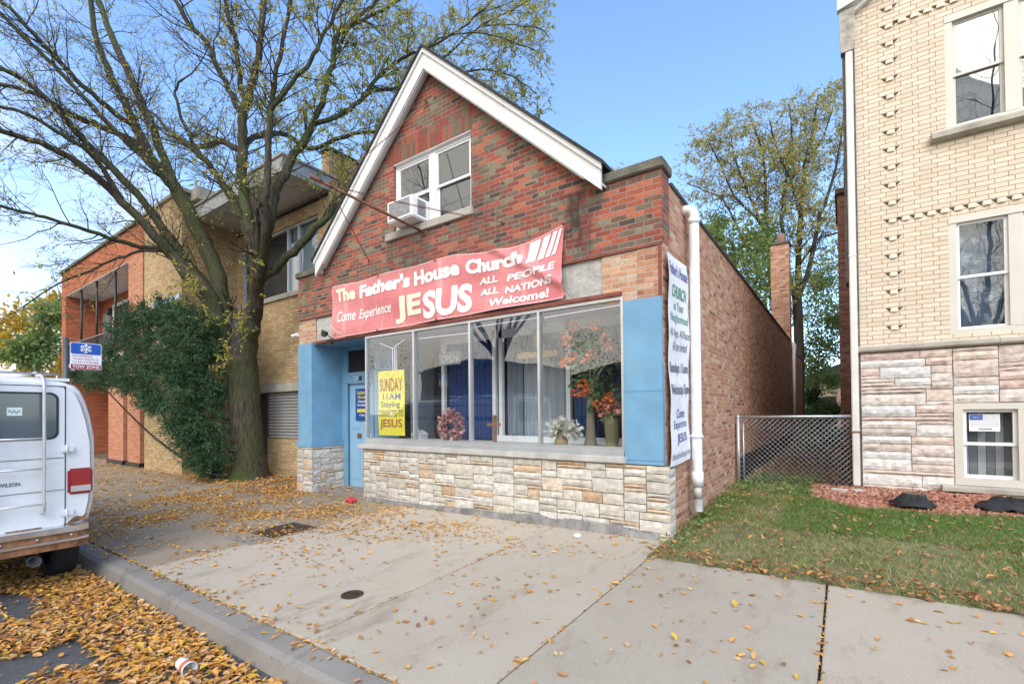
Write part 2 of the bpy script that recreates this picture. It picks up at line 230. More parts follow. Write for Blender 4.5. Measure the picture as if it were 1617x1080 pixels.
# ------------------------------------------------------------------ mesh builder
class MB:
    def __init__(s): s.v=[]; s.f=[]; s.m=[]; s.sm=[]
    def add(s,vs,fs,mi=0,smooth=False):
        o=len(s.v); s.v.extend([tuple(map(float,p)) for p in vs]); s.f.extend([tuple(i+o for i in f) for f in fs]); s.m.extend([mi]*len(fs)); s.sm.extend([smooth]*len(fs))
    def box(s,x0,x1,y0,y1,z0,z1,mi=0):
        x0,x1=min(x0,x1),max(x0,x1); y0,y1=min(y0,y1),max(y0,y1); z0,z1=min(z0,z1),max(z0,z1)
        s.add([(x0,y0,z0),(x1,y0,z0),(x1,y1,z0),(x0,y1,z0),(x0,y0,z1),(x1,y0,z1),(x1,y1,z1),(x0,y1,z1)],[(0,3,2,1),(4,5,6,7),(0,1,5,4),(1,2,6,5),(2,3,7,6),(3,0,4,7)],mi)
    def bbox(s,x0,x1,y0,y1,z0,z1,b=.01,mi=0):
        "box with chamfered edges"
        bm=bmesh.new(); bmesh.ops.create_cube(bm,size=1)
        for v in bm.verts: v.co=Vector(((x0+x1)/2+v.co.x*(x1-x0),(y0+y1)/2+v.co.y*(y1-y0),(z0+z1)/2+v.co.z*(z1-z0)))
        bmesh.ops.bevel(bm,geom=bm.edges[:],offset=b,segments=2,affect='EDGES'); s.bm(bm,mi)
    def bm(s,bm,mi=0,smooth=False):
        bm.verts.index_update(); s.add([v.co for v in bm.verts],[[v.index for v in f.verts] for f in bm.faces],mi,smooth); bm.free()
    def prism(s,poly,y0,y1,axis='y',mi=0):
        "poly in (x,z) extruded along y, or (y,z) along x, or (x,y) along z"
        def P(a,b,c): return {'y':(a,c,b),'x':(c,a,b),'z':(a,b,c)}[axis]
        n=len(poly); vs=[P(a,b,y0) for a,b in poly]+[P(a,b,y1) for a,b in poly]
        fs=[tuple(range(n)),tuple(range(2*n-1,n-1,-1))]+[(i,i+n,(i+1)%n+n,(i+1)%n) for i in range(n)]
        bm=bmesh.new(); bv=[bm.verts.new(p) for p in vs]
        for f in fs: bm.faces.new([bv[i] for i in f])
        bmesh.ops.recalc_face_normals(bm,faces=bm.faces[:]); s.bm(bm,mi)
    def tube(s,pts,rad,n=8,mi=0,cap=True,smooth=True):
        pts=[np.array(p,float) for p in pts]; k=len(pts)
        if isinstance(rad,(int,float)): rad=[rad]*k
        vs=[]; fs=[]; ref=None
        for i in range(k):
            t=pts[min(i+1,k-1)]-pts[max(i-1,0)]; l=np.linalg.norm(t); t=t/l if l>1e-9 else np.array([0,0,1.])
            if ref is None:
                ref=np.array([1.,0,0]) if abs(t[0])<.8 else np.array([0,1.,0])
            a=ref-t*(ref@t); a/=np.linalg.norm(a)+1e-12; b=np.cross(t,a); ref=a
            for j in range(n):
                an=2*math.pi*j/n; vs.append(pts[i]+(a*math.cos(an)+b*math.sin(an))*rad[i])
        for i in range(k-1):
            for j in range(n): fs.append((i*n+j,i*n+(j+1)%n,(i+1)*n+(j+1)%n,(i+1)*n+j))
        s.add(vs,fs,mi,smooth)
        if cap and n>3:
            o=len(s.v)-len(vs); s.f.append(tuple(o+j for j in range(n-1,-1,-1))); s.f.append(tuple(o+(k-1)*n+j for j in range(n))); s.m+= [mi,mi]; s.sm+=[False,False]
    def cyl(s,a,b,r,n=16,mi=0,r2=None): s.tube([a,b],[r,r if r2 is None else r2],n,mi)
    def lathe(s,c,prof,n=20,mi=0,axis='z'):
        vs=[]; fs=[]; k=len(prof)
        for r,h in prof:
            for j in range(n):
                an=2*math.pi*j/n; a,b=r*math.cos(an),r*math.sin(an)
                vs.append({'z':(c[0]+a,c[1]+b,c[2]+h),'y':(c[0]+a,c[1]+h,c[2]+b),'x':(c[0]+h,c[1]+a,c[2]+b)}[axis])
        for i in range(k-1):
            for j in range(n): fs.append((i*n+j,i*n+(j+1)%n,(i+1)*n+(j+1)%n,(i+1)*n+j))
        s.add(vs,fs,mi,True)
    def ball(s,c,r,mi=0,sub=1,jit=0,sq=(1,1,1)):
        bm=bmesh.new(); bmesh.ops.create_icosphere(bm,subdivisions=sub,radius=1)
        for v in bm.verts:
            k=1+random.uniform(-jit,jit); v.co=Vector((c[0]+v.co.x*r*sq[0]*k,c[1]+v.co.y*r*sq[1]*k,c[2]+v.co.z*r*sq[2]*k))
        s.bm(bm,mi,True)
    def build(s,name,mats,parent=None,uv=True):
        if not isinstance(mats,(list,tuple)): mats=[mats]
        me=bpy.data.meshes.new(name); off=np.array(parent.get('_o',(0,0,0)) if parent else (0,0,0),float)
        V=np.array(s.v,float).reshape(-1,3)-off
        me.from_pydata(V.tolist(),[],s.f)
        for m in mats: me.materials.append(m)
        me.polygons.foreach_set('material_index',s.m); me.polygons.foreach_set('use_smooth',s.sm); me.update()
        if uv and len(s.f)<60000:
            ul=me.uv_layers.new(name='UVMap'); npoly=len(me.polygons)
            nn=np.zeros(npoly*3); me.polygons.foreach_get('normal',nn); nn=np.abs(nn.reshape(-1,3))
            lv=np.zeros(len(me.loops),int); me.loops.foreach_get('vertex_index',lv); lt=np.zeros(npoly,int); me.polygons.foreach_get('loop_total',lt)
            fn=np.repeat(nn,lt,axis=0); co=(V+off)[lv]; ax=fn.argmax(1)
            u=np.where(ax==0,co[:,1],co[:,0]); v=np.where(ax==2,co[:,1],co[:,2])
            ul.data.foreach_set('uv',np.stack([u,v],1).ravel())
        o=bpy.data.objects.new(name,me); COL.objects.link(o)
        if parent: o.parent=parent; o['_o']=tuple(off)
        return o
def tag(o,label=None,cat=None,group=None,kind=None):
    for k,v in (('label',label),('category',cat),('group',group),('kind',kind)):
        if v: o[k]=v
    return o
def thing(name,label,cat,loc=(0,0,0),group=None):
    o=bpy.data.objects.new(name,None); COL.objects.link(o); o.location=loc; o['_o']=tuple(map(float,loc)); o.empty_display_size=.2
    return tag(o,label,cat,group)
def box_part(name,m,parent,*b,bev=0):
    mb=MB(); mb.bbox(*b,b=bev) if bev else mb.box(*b); return mb.build(name,m,parent)
# text as mesh in a unit plane, then mapped by fn(x,y)->xyz ; fitted in the rectangle x0..x1, y0..y1
def text(s,x0,x1,y0,y1,fn,m,parent,name='lettering',bold=.02,cut=0,shear=0,italic=0):
    cu=bpy.data.curves.new('txt','FONT'); cu.body=s; cu.size=1; cu.offset=bold; cu.shear=italic; cu.resolution_u=3; cu.fill_mode='FRONT'
    ob=bpy.data.objects.new('txt',cu); COL.objects.link(ob); dg=bpy.context.evaluated_depsgraph_get(); me=bpy.data.meshes.new_from_object(ob.evaluated_get(dg)); bpy.data.objects.remove(ob); bpy.data.curves.remove(cu)
    bm=bmesh.new(); bm.from_mesh(me); bpy.data.meshes.remove(me)
    xs=[v.co.x for v in bm.verts]; ys=[v.co.y for v in bm.verts]; ax,bx,ay,by=min(xs),max(xs),min(ys),max(ys)
    for v in bm.verts: v.co=Vector((x0+(v.co.x-ax)/(bx-ax)*(x1-x0)+shear*((v.co.y-ay)/(by-ay)),y0+(v.co.y-ay)/(by-ay)*(y1-y0),0))
    if cut:
        for a,lo,hi in ((0,x0,x1),(1,y0,y1)):
            k=math.ceil(lo/cut)*cut
            while k<hi:
                bmesh.ops.bisect_plane(bm,geom=bm.verts[:]+bm.edges[:]+bm.faces[:],plane_co=(k,0,0) if a==0 else (0,k,0),plane_no=(1,0,0) if a==0 else (0,1,0)); k+=cut
    for v in bm.verts: v.co=Vector([float(q) for q in fn(v.co.x,v.co.y)])
    mb=MB(); mb.bm(bm); return mb.build(name,m,parent,uv=False)
# ------------------------------------------------------------------ ground
def g(x,y): return .015*max(min(x,6),-7.5)+.02*min(y,5)
def zst(x,y): return .015*max(min(x,6),-7.5)-.072-.14+.015*min(max(-3.9-y,0),3)
def sheet(name,xs,ys,zf,m,kind='structure'):
    mb=MB(); nx,ny=len(xs),len(ys); mb.add([(x,y,zf(x,y)) for y in ys for x in xs],[(j*nx+i,j*nx+i+1,(j+1)*nx+i+1,(j+1)*nx+i) for j in range(ny-1) for i in range(nx-1)])
    return tag(mb.build(name,m),kind=kind)
XS=[-300,-60,-30,-15,-7.5,-4,0,3,6,20,60,300]
sheet('ground',XS,[-300,-40,-18.0,-3.7],lambda x,y:-.55 if y>-18 else -.35,M['soil'])
sheet('earth',XS,[-3.7,-.7,1,5,30,80,300],lambda x,y:g(x,y)-.06,M['soil'])
sheet('street',XS,[-14.5,-9,-6.9,-5,-3.9,-3.7],zst,M['asphalt'])
# sidewalk slabs with open joints
def slab(mb,x0,x1,y0,y1,mi=0):
    t=.006
    mb.add([(x0,y0,g(x0,y0)-t),(x1,y0,g(x1,y0)-t),(x1,y1,g(x1,y1)-t),(x0,y1,g(x0,y1)-t),(x0+t,y0+t,g(x0,y0)),(x1-t,y0+t,g(x1,y0)),(x1-t,y1-t,g(x1,y1)),(x0+t,y1-t,g(x0,y1)),
            (x0,y0,g(x0,y0)-.05),(x1,y0,g(x1,y0)-.05),(x1,y1,g(x1,y1)-.05),(x0,y1,g(x0,y1)-.05)],
           [(4,5,6,7),(0,1,5,4),(1,2,6,5),(2,3,7,6),(3,0,4,7),(8,9,1,0),(9,10,2,1),(10,11,3,2),(11,8,0,3)],mi)
mb=MB(); edges=[-60,-40,-25]+[-1.42-1.4758*k for k in range(13,0,-1)]+[-1.42,.05,1.55,3.05,4.55,6.05,12,30,60]
for a,b in zip(edges[:-1],edges[1:]):
    yb=-.70 if a>=0 else -.02
    gp=.009 if a>1 else .006
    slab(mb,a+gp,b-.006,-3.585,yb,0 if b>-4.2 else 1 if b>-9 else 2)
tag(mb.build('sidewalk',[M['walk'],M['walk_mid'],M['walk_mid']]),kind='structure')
mb=MB()
slab(mb,-20.6,-7.62,-.012,1.06)
tag(mb.build('side_path',M['walk_damp']),kind='structure')
# kerb stones
mb=MB(); x=-60.
while x<40:
    l=3.0; x1=x+l-.008; prof=lambda xx:[(-3.615,g(xx,-3.6)-.001),(-3.76,g(xx,-3.6)-.008),(-3.80,g(xx,-3.6)-.035),(-3.845,zst(xx,-3.9)-.05),(-3.615,zst(xx,-3.9)-.05)]
    A=[(x,a,b) for a,b in prof(x)]; B=[(x1,a,b) for a,b in prof(x1)]
    mb.add(A+B,[(0,5,6,1),(1,6,7,2),(2,7,8,3),(4,3,8,9),(0,4,9,5),(0,1,2,3,4),(9,8,7,6,5)]); x+=l
tag(mb.build('kerb',M['kerb']),kind='structure')
# the far side of the street, seen in the shop glass
sheet('far_sidewalk',[-60,-20,0,20,60],[-18,-14.6],lambda x,y:-.12,M['walk'])
# lawn sheet right of the church
sheet('lawn_soil',[.02,.7,1.4,2.2,3,4,6,12,30],[-.71,0,1,2,3,4.34],lambda x,y:g(x,y)+.004+.02*mnoise.noise(Vector((x*2,y*2,0))),M['turf'])
sheet('alley_soil',[.02,.6,1.2,1.9],[4.35,6,9,13,18,26],lambda x,y:g(x,y)+.03*mnoise.noise(Vector((x*2,y*1.3,3))),M['soil'])
# ------------------------------------------------------------------ church
church=thing('church_building','red brick gabled storefront church with blue panels and a cream stone base','building',(-3.8,0,0))
def part(name,m,*b,bev=0,parent=None): return box_part(name,m,parent or church,*b,bev=bev)
def ashlar(mb,u0,u1,z0,z1,place,cell,hs,ws,depth,seed,tanmax=1,gap=.011,p2=.12,bottom=None):
    "random coursed rubble: stones as rough-faced blocks; place(u,z,d) gives the point"
    r=random.Random(seed); nu=max(1,round((u1-u0)/cell)); nz=max(1,round((z1-z0)/cell)); cu=(u1-u0)/nu; cz=(z1-z0)/nz
    occ=[[0]*nu for _ in range(nz)]
    for j in range(nz):
        for i in range(nu):
            if occ[j][i]: continue
            run=0
            while i+run<nu and not occ[j][i+run]: run+=1
            h=min(r.choice(hs),nz-j); w=r.randint(*ws) if h>1 else r.randint(ws[0],int(ws[1]*1.4))
            if h>=3: w=max(w,ws[0]+2)
            w=min(w,run)
            if run-w<ws[0]: w=run
            while any(occ[j+b][i+a] for a in range(w) for b in range(h)) and h>1: h-=1
            for a in range(w):
                for b in range(h): occ[j+b][i+a]=1
            a0,a1=u0+i*cu+gap/2,u0+(i+w)*cu-gap/2; b0,b1=z0+j*cz+gap/2,z0+(j+h)*cz-gap/2
            d=depth*r.uniform(.55,1.1); mi=1 if (h<=tanmax and r.random()<.8) or r.random()<p2 else 0
            if h<=1 and tanmax==0: mi=0
            nx=max(3,int((a1-a0)/.06)+1); nzz=max(3,int((b1-b0)/.05)+1); vs=[]
            for q in range(nzz):
                for p in range(nx):
                    e=(p in(0,nx-1)) or (q in (0,nzz-1)); dd=d*(.62 if e else 1)+r.uniform(-1,1)*depth*(.05 if e else .2)
                    uu=a0+(a1-a0)*p/(nx-1)+(r.uniform(-1,1)*.004); zz=b0+(b1-b0)*q/(nzz-1)+r.uniform(-1,1)*.004
                    vs.append(place(uu,zz,dd))
            fs=[(q*nx+p,q*nx+p+1,(q+1)*nx+p+1,(q+1)*nx+p) for q in range(nzz-1) for p in range(nx-1)]
            rim=[p for p in range(nx)]+[q*nx+nx-1 for q in range(1,nzz)]+[(nzz-1)*nx+p for p in range(nx-2,-1,-1)]+[q*nx for q in range(nzz-2,0,-1)]
            o=len(vs)
            for k in rim:
                q,p=divmod(k,nx); vs.append(place(a0+(a1-a0)*p/(nx-1),b0+(b1-b0)*q/(nzz-1),-.005))
            n=len(rim)
            fs+=[(rim[k],o+k,o+(k+1)%n,rim[(k+1)%n]) for k in range(n)]
            mb.add(vs,fs,mi)
# front wall around the upper window; rake line of the gable wall
def zr(x): return 7.02-.925*abs(x+3.7)
def xr(z): return (7.02-z)/.925
mb=MB(); Y0,Y1=0,.30
mb.prism([(-7.6,3.43),(-.003,3.43),(-.003,4.29),(-.75,4.29),(-6.65,4.29),(-7.6,4.29)],Y0,Y1)
wl,wr,wb,wt=-4.62,-2.87,4.58,5.76
mb.prism([(-3.7-xr(4.29),4.29),(-3.7+xr(4.29),4.29),(-3.7+xr(wb),wb),(-3.7-xr(wb),wb)],Y0,Y1)
mb.prism([(-3.7-xr(wb),wb),(wl,wb),(wl,wt),(-3.7-xr(wt),wt)],Y0,Y1)
mb.prism([(wr,wb),(-3.7+xr(wb),wb),(-3.7+xr(wt),wt),(wr,wt)],Y0,Y1)
mb.prism([(-3.7-xr(wt),wt),(-3.7+xr(wt),wt),(-3.7,7.02)],Y0,Y1)
mb.build('front_wall',M['front_brick'],church)
mb=MB(); mb.prism([(-4.74,wt+.001),(-2.84,wt+.001),(-2.84,6.13),(-4.74,6.13)],-.006,.05); mb.build('window_header',M['soldier'],church)
# white barge boards with soffit, shingle roof edge and roof
sl=.925; ln=math.hypot(1,sl); ex=-.66
for sgn in (-1,1):
    top=lambda t: 7.16-sl*t
    mb=MB(); tt=3.02
    P=lambda t,dz: (-3.7+sgn*t,top(t)+dz)
    mb.prism([P(0,.12),P(tt,.12),P(tt,-.20),P(tt-.22,-.20),P(0,-.20)],-.17,-.13)          # face board
    mb.prism([P(0,.125),P(tt+.02,.125),P(tt+.02,.05),P(0,.05)],-.195,-.172)                 # crown moulding
    mb.prism([P(0,-.10),P(tt,-.10),P(tt,-.13),P(0,-.13)],-.13,-.003)                        # soffit
    mb.prism([P(0,-.202),P(tt-.24,-.202),P(tt-.24,-.222),P(0,-.222)],-.15,-.10)              # lower bead
    mb.build('bargeboard',M['white_paint'],church)
    mb=MB(); mb.prism([P(0,.175),P(tt+.05,.175),P(tt+.05,.128),P(0,.128)],-.22,11); mb.build('roof',M['shingle'],church)
mb=MB(); mb.box(-3.05,-2.75,3.2,3.6,6.55,7.02); mb.build('roof_vent',M['shingle'],church)
# parapet copings
part('coping',M['coping'],-.80,.03,-.05,.33,4.292,4.41,bev=.012); part('coping',M['coping'],-7.64,-6.62,-.05,.33,4.292,4.41,bev=.012)
# side walls
mb=MB(); mb.box(-.30,0,.302,16.8,-.3,4.20); mb.box(-.3,-.045,16.8,25,-.3,4.05); mb.build('side_wall',M['side_brick'],church)
mb=MB(); mb.box(-.3,0,.0005,.302,2.0,3.428); mb.box(-.3,0,.04,.302,-.3,2.0); mb.build('corner_pier',M['side_brick'],church)
mb=MB(); mb.box(-7.6,-7.3,.302,20,-.3,4.20); mb.box(-7.3,-.3,19.7,20,-.3,4.2); mb.build('party_wall',M['back_brick'],church)
mb=MB(); mb.box(-.32,.025,.335,16.8,4.201,4.245); mb.box(-.32,-.02,16.82,25,4.051,4.09); mb.build('wall_flashing',M['metal_cap'],church)
mb=MB(); mb.box(-7.3,-.31,.31,19.6,3.9,3.96); mb.build('flat_roof',M['shingle'],church)
mb=MB(); mb.box(.001,.012,4.6,16.8,-.2,.55); mb.build('tar_coating',simple('black_tar_coating',(.025,.025,.028),.7,var=.3,scale=5,bump=.4),church)
# chimney at the back of the side wall
ch=MB(); ch.box(-.62,.02,16.0,16.7,3.9,8.05); cho=ch.build('chimney',M['side_brick'],church)
mb=MB(); mb.bbox(-.67,.07,15.95,16.75,8.051,8.16,b=.02); mb.build('chimney_cap',M['coping'],cho)
mb=MB(); mb.lathe((-.28,16.35,8.16),[(.15,0),(.14,.38),(.12,.40),(.11,.38),(.11,.0)],14); mb.build('flue',simple('terracotta_flue',(.22,.12,.09),.8,var=.3),cho)
# lintel zone
mb=MB(); mb.box(-6.98,-.76,.03,.30,2.925,3.428); mb.build('lintel',M['patch'],church)
part('brick_patch',M['pale_brick'],-.758,-.002,.012,.30,2.81,3.427); part('brick_patch',M['pale_brick'],-7.6,-6.99,.012,.30,2.925,3.427)
mb=MB(); mb.box(-7.6,0,-.012,.02,3.402,3.432); mb.box(-.045,-.008,-.01,.02,2.80,3.40); mb.build('steel_angle',M['rust_trim'],church)
mb=MB(); mb.box(-6.95,-.50,-.05,.05,2.875,2.922); mb.build('head_trim',M['rust_trim'],church)
# blue panel right of the shop window
mb=MB(); mb.bbox(-.475,-.004,-.035,.04,.885,2.80,b=.006); mb.box(-.49,.0,-.055,.04,.845,.884); bp=mb.build('blue_panel',M['blue'],church)
mb=MB(); mb.box(-.474,-.006,-.0375,-.034,1.70,1.708); mb.build('panel_seam',simple('blue_seam',(.07,.22,.42),.6,bump=0),bp)
# blue pier left of the door with return wall
mb=MB(); mb.box(-7.6,-7.11,-.01,.72,.87,2.922); mb.box(-7.63,-7.07,-.05,.75,.80,.872); mb.box(-7.62,-7.085,-.03,.73,.872,.92); mb.build('blue_pier',M['blue'],church)
mb=MB(); mb.box(-7.109,-5.42,.03,.78,2.88,2.92); mb.build('entry_ceiling',M['blue'],church)
# stone bases
stone_m=[M['stone_white'],M['stone_tan']]
mb=MB(); ashlar(mb,-5.42,.07,-.12,.835,lambda u,z,d:(u,-.035-d,z),.046,[1,1,2,2,2,3,3,4],(4,9),.032,11,p2=.08)
ashlar(mb,-.03,.20,-.12,.80,lambda u,z,d:(.045+d*.8,u,z),.046,[2,2,3,4],(4,6),.03,12,p2=.0)
ashlar(mb,-.03,.72,-.12,.835,lambda u,z,d:(-5.44-d*.8,.69-u,z),.046,[1,2,3,3],(3,6),.03,13)
mb.box(-5.44,.05,-.04,.05,-.35,.838,2); mb.box(-.2,.044,-.03,.2,-.35,.802,2); mb.box(-5.44,-5.2,.05,.78,-.35,.838,2)
mb.build('stone_base',stone_m+[M['mortar']],church)
mb=MB(); ashlar(mb,-7.62,-7.06,-.2,.798,lambda u,z,d:(u,-.02-d,z),.046,[1,2,2,3,4],(3,7),.03,14)
ashlar(mb,-.02,.73,-.2,.798,lambda u,z,d:(-7.09+d*.8,u,z),.046,[1,2,2,3,4],(3,7),.03,15)
mb.box(-7.62,-7.09,-.02,.73,-.4,.798,2); mb.build('stone_base',stone_m+[M['mortar']],church)
# cement skirt dirty at the foot of the base
mb=MB()
for i in range(60):
    x=-5.3+5.2*i/59; h=.05+.09*max(0,mnoise.noise(Vector((x*1.3,2.2,0))))+(.10 if x>-2.2 else 0)*max(0,mnoise.noise(Vector((x*2,9,0)))+.35)
    mb.prism([(-.04,-.2),(-.13-.05*h,g(x,-.1)-.02),(-.085,g(x,-.1)+h),(-.04,g(x,-.1)+h+.01)],x-.05,x+.046,axis='x')
mb.build('cement_skirt',simple('grey_cement_skirt',(.24,.23,.215),.95,var=.35,scale=6,bump=.9,bscale=30,bdist=.02,dirt=.7,dirtc=(.09,.085,.08)),church)
# shop window
mb=MB(); mb.bbox(-5.52,-.44,-.10,.16,.842,.925,b=.012); mb.build('window_sill',M['concrete_sill'],church)
sw=MB(); F0,F1=-.012,.06
sw.box(-5.40,-.48,F0-.03,F1,.926,.955); sw.box(-5.40,-.48,F0-.015,F1,.956,.985); sw.box(-5.40,-.48,F0,F1,.985,1.035)
sw.box(-5.40,-.48,F0,F1,2.83,2.874)
for x in (-5.40,-.512): sw.box(x,x+.032,F0,F1,1.035,2.83)
for x in (-4.14,-2.92,-1.69): sw.box(x-.018,x+.018,F0-.006,F1,1.035,2.83)
sw.box(-5.40,-5.36,.06,.74,.955,1.03); sw.box(-5.40,-5.37,.06,.74,2.83,2.874); sw.box(-5.40,-5.36,.70,.74,1.03,2.83)
swo=sw.build('shop_window',M['aluminium'],church)
for a,b in ((-5.368,-4.158),(-4.122,-2.938),(-2.902,-1.708),(-1.672,-.512)):
    box_part('pane',M['glass'],swo,a,b,.022,.028,1.035,2.83)
box_part('pane',M['glass'],swo,-5.388,-5.382,.06,.70,1.03,2.83)
# entry recess: frame, transom, door
mb=MB(); mb.box(-7.109,-6.93,.70,.78,-.2,2.88); mb.box(-6.05,-5.40,.70,.78,-.2,2.88); mb.box(-6.93,-6.05,.70,.78,2.10,2.34); mb.box(-6.93,-6.05,.70,.78,2.80,2.88)
mb.box(-6.935,-6.90,.68,.70,-.1,2.13); mb.box(-6.935,-6.05,.68,.70,2.10,2.14); mb.box(-6.08,-6.045,.68,.70,-.1,2.13)
df=mb.build('door_frame',M['blue'],church)
box_part('transom_pane',M['dark'],df,-6.93,-6.05,.74,.76,2.34,2.80)
text('28',-6.72,-6.55,2.165,2.26,lambda a,b:(a,.696,b),flat('number_pale',(.42,.56,.68)),df,'house_number')
box_part('number_plate',M['black'],df,-6.53,-6.45,.692,.70,2.16,2.25)
mb=MB(); mb.box(-6.90,-6.08,.735,.775,-.085,2.10)
for a,b,c,d in ((-6.80,-6.54,1.15,1.95),(-6.44,-6.18,1.15,1.95),(-6.80,-6.54,.10,.90),(-6.44,-6.18,.10,.90)):
    mb.box(a,b,.727,.736,c,d); mb.box(a+.04,b-.04,.721,.728,c+.04,d-.04)
door=mb.build('door',M['blue_door'],church)
mb=MB(); mb.box(-6.62,-6.50,.715,.722,.965,1.06); mb.build('letter_slot',M['rust_metal'],door)
mb=MB(); mb.ball((-6.16,.70,1.0),.03,sub=2); mb.cyl((-6.16,.735,1.0),(-6.16,.70,1.0),.012); mb.build('handle',M['aluminium'],door)
mb=MB(); mb.box(-7.08,-5.45,.12,.80,-.25,-.055); mb.build('door_step',M['kerb'],church)
# display window platform and shop interior
mb=MB(); mb.box(-5.36,-.31,.07,1.0,.80,.985); mb.build('display_platform',simple('white_platform',(.66,.66,.65),.6,bump=0),church)
mb=MB(); mb.box(-5.3,-.31,4.5,4.55,.0,3.2); mb.box(-5.34,-5.3,1.02,4.5,0,3.2); mb.box(-.32,-.302,.31,4.5,0,3.2); mb.box(-5.36,-.302,.31,4.5,2.885,2.905); mb.build('interior_wall',M['room_wall'],church)
mb=MB(); mb.box(-5.3,-.32,1.0,4.5,-.02,0); mb.build('interior_floor',M['room_floor'],church)
mb=MB()
for x in (-4.42,-3.22,-3.08,-1.78,-.62): mb.box(x-.035,x+.035,.98,1.05,.985,2.88)
mb.box(-4.42,-.4,.98,1.05,2.74,2.88); mb.box(-3.2,-.4,.985,1.045,.985,1.08)
mb.build('inner_frame',M['white_vinyl'],church)
# upper window (two double hung units)
mb=MB(); y0,y1=.06,.14
mb.box(wl,wr,y0,y1,wt-.06,wt); mb.box(wl,wr,y0,y1,wb,wb+.05); mb.box(wl,wl+.06,y0,y1,wb+.05,wt-.06); mb.box(wr-.06,wr,y0,y1,wb+.05,wt-.06); mb.box(-3.80,-3.66,y0-.01,y1,wb+.05,wt-.06)
mb.box(wl-.005,wr+.004,.0,.06,wt-.012,wt+.0005)
uw=mb.build('upper_window',M['white_vinyl'],church)
for a,b,lift in ((wl+.06,-3.80,.30),(-3.66,wr-.06,0)):
    mid=(wb+wt)/2-.02
    for z0,z1,yy in ((mid-.03,wt-.06,.075),(wb+.05+lift,mid+.02+lift,.105)):
        if lift and yy>.1: z1=mid+.05
        f=MB(); w=.035
        f.box(a,b,yy,yy+.03,z0,z0+w); f.box(a,b,yy,yy+.03,z1-w,z1); f.box(a,a+w,yy,yy+.03,z0+w,z1-w); f.box(b-w,b,yy,yy+.03,z0+w,z1-w)
        fo=f.build('sash',M['white_vinyl'],uw); box_part('pane',M['glass_up'],uw,a+w,b-w,yy+.012,yy+.016,z0+w,z1-w)
mb=MB(); mb.box(wl,wr,.30,.32,wb-.1,wt+.1); mb.build('window_backing',M['dark'],church)
mb=MB(); mb.bbox(-4.80,-3.80,-.05,.058,4.455,4.579,b=.008); mb.bbox(-3.795,-2.83,-.05,.058,4.455,4.579,b=.008); mb.build('upper_sill',M['limestone'],church)
# downpipes on the side wall
def downpipe(x,y,zt,zb,r,name='downpipe'):
    mb=MB(); pts=[(x-.14,y,zt)]
    for k in range(6):
        a=math.pi/2*k/5; pts.append((x-.09+.09*math.sin(a),y,zt-.09+.09*math.cos(a)))
    pts+=[(x,y,zb+.45),(x,y,zb+.30)]; mb.tube(pts,r,16); mb.tube([(x,y,zt-.13),(x,y,zt-.20)],r*1.13,16); mb.tube([(x,y,zb+.46),(x,y,zb+.28)],r*1.15,16); 
    return mb
mb=downpipe(.13,.92,4.10,.22,.064); po=mb.build('downpipe',M['white_pipe'],church)
mb=MB(); mb.tube([(.13,.92,.50),(.13,.92,.34)],.054,14); pr=[]
for i in range(9): pr+=[(.066,.34-.02*i),(.052,.33-.02*i)]
mb.lathe((.13,.92,0),[(r,z) for r,z in pr],16); mb.build('corrugated_end',simple('dirty_white_corrugated_pipe',(.5,.5,.48),.5,var=.3,scale=9,dirt=.5,dirtc=(.1,.1,.1)),po)
mb=MB(); mb.box(0.005,.21,.90,.94,1.13,1.15); mb.tube([(.13,.92,1.11),(.13,.92,1.17)],.068,16); mb.build('strap',M['white_pipe'],po)
mb=MB(); mb.tube([(.10,16.4,4.15),(.10,16.4,1.0)],.055,10); mb.tube([(.12,16.75,4.1),(.1,16.45,3.2)],.05,8); mb.build('downpipe',M['white_pipe'],church)
mb=MB(); mb.box(-7.66,-7.62,-.03,.02,3.10,3.17); mb.tube([(-7.64,-.02,3.13),(-7.70,-.10,3.10)],.028,10); 
tag(mb.build('security_camera',M['white_vinyl']),'small white security camera on the corner brick at the left end of the church front','camera')
# ------------------------------------------------------------------ things on the church front
# banner
def bw(x,z):
    "billow of the cloth: out from the wall"
    t=(x+6.34)/5.1; return -.055-.016*math.sin(x*5.1+.8)-.012*math.sin(z*9+x*2.3)-.02*math.sin(t*9.4)**2-.05*max(0,1-abs((z-2.96)-(1.0-(x+2.6)*.62))*9)*(1 if x>-2.75 else 0)
def bz(u,v):
    x=-6.34+5.10*u; top=3.91+.0*u+.03*math.sin(math.pi*u*3)**2*-1-.10*math.sin(math.pi*max(0,(u-.62)/.38))*(1 if u>.62 else 0); bot=2.905+.05*u
    if u>.985: x-=.0
    x=x+ (.05*math.sin(math.pi*v))*(-1 if u>.93 else 0)*(u-.93)/.07
    return x,bot+(top-bot)*v
ban=thing('banner','long faded red church banner with white lettering hung above the shop window','banner',(-3.8,-.06,2.9))
nu,nv=160,34; mb=MB()
mb.add([(lambda p:(p[0],bw(*p),p[1]))(bz(i/nu,j/nv)) for j in range(nv+1) for i in range(nu+1)],[(j*(nu+1)+i,j*(nu+1)+i+1,(j+1)*(nu+1)+i+1,(j+1)*(nu+1)+i) for j in range(nv) for i in range(nu)],0,True)
t=MT('faded_red_vinyl'); k=t.ramp(t.noise(1.1,5),[(.3,(.57,.135,.14)),(.7,(.70,.26,.265))]); k=t.mix(t.rng(t.noise(3,5,sc=(1.5,1,.12)),.56,.70,0,.55),k,(.74,.42,.42)); t.col(k); t.rough(.42); t.bump(t.noise(9,4),.4,.03)
mb.build('cloth',t.m,ban)
hem=MB()
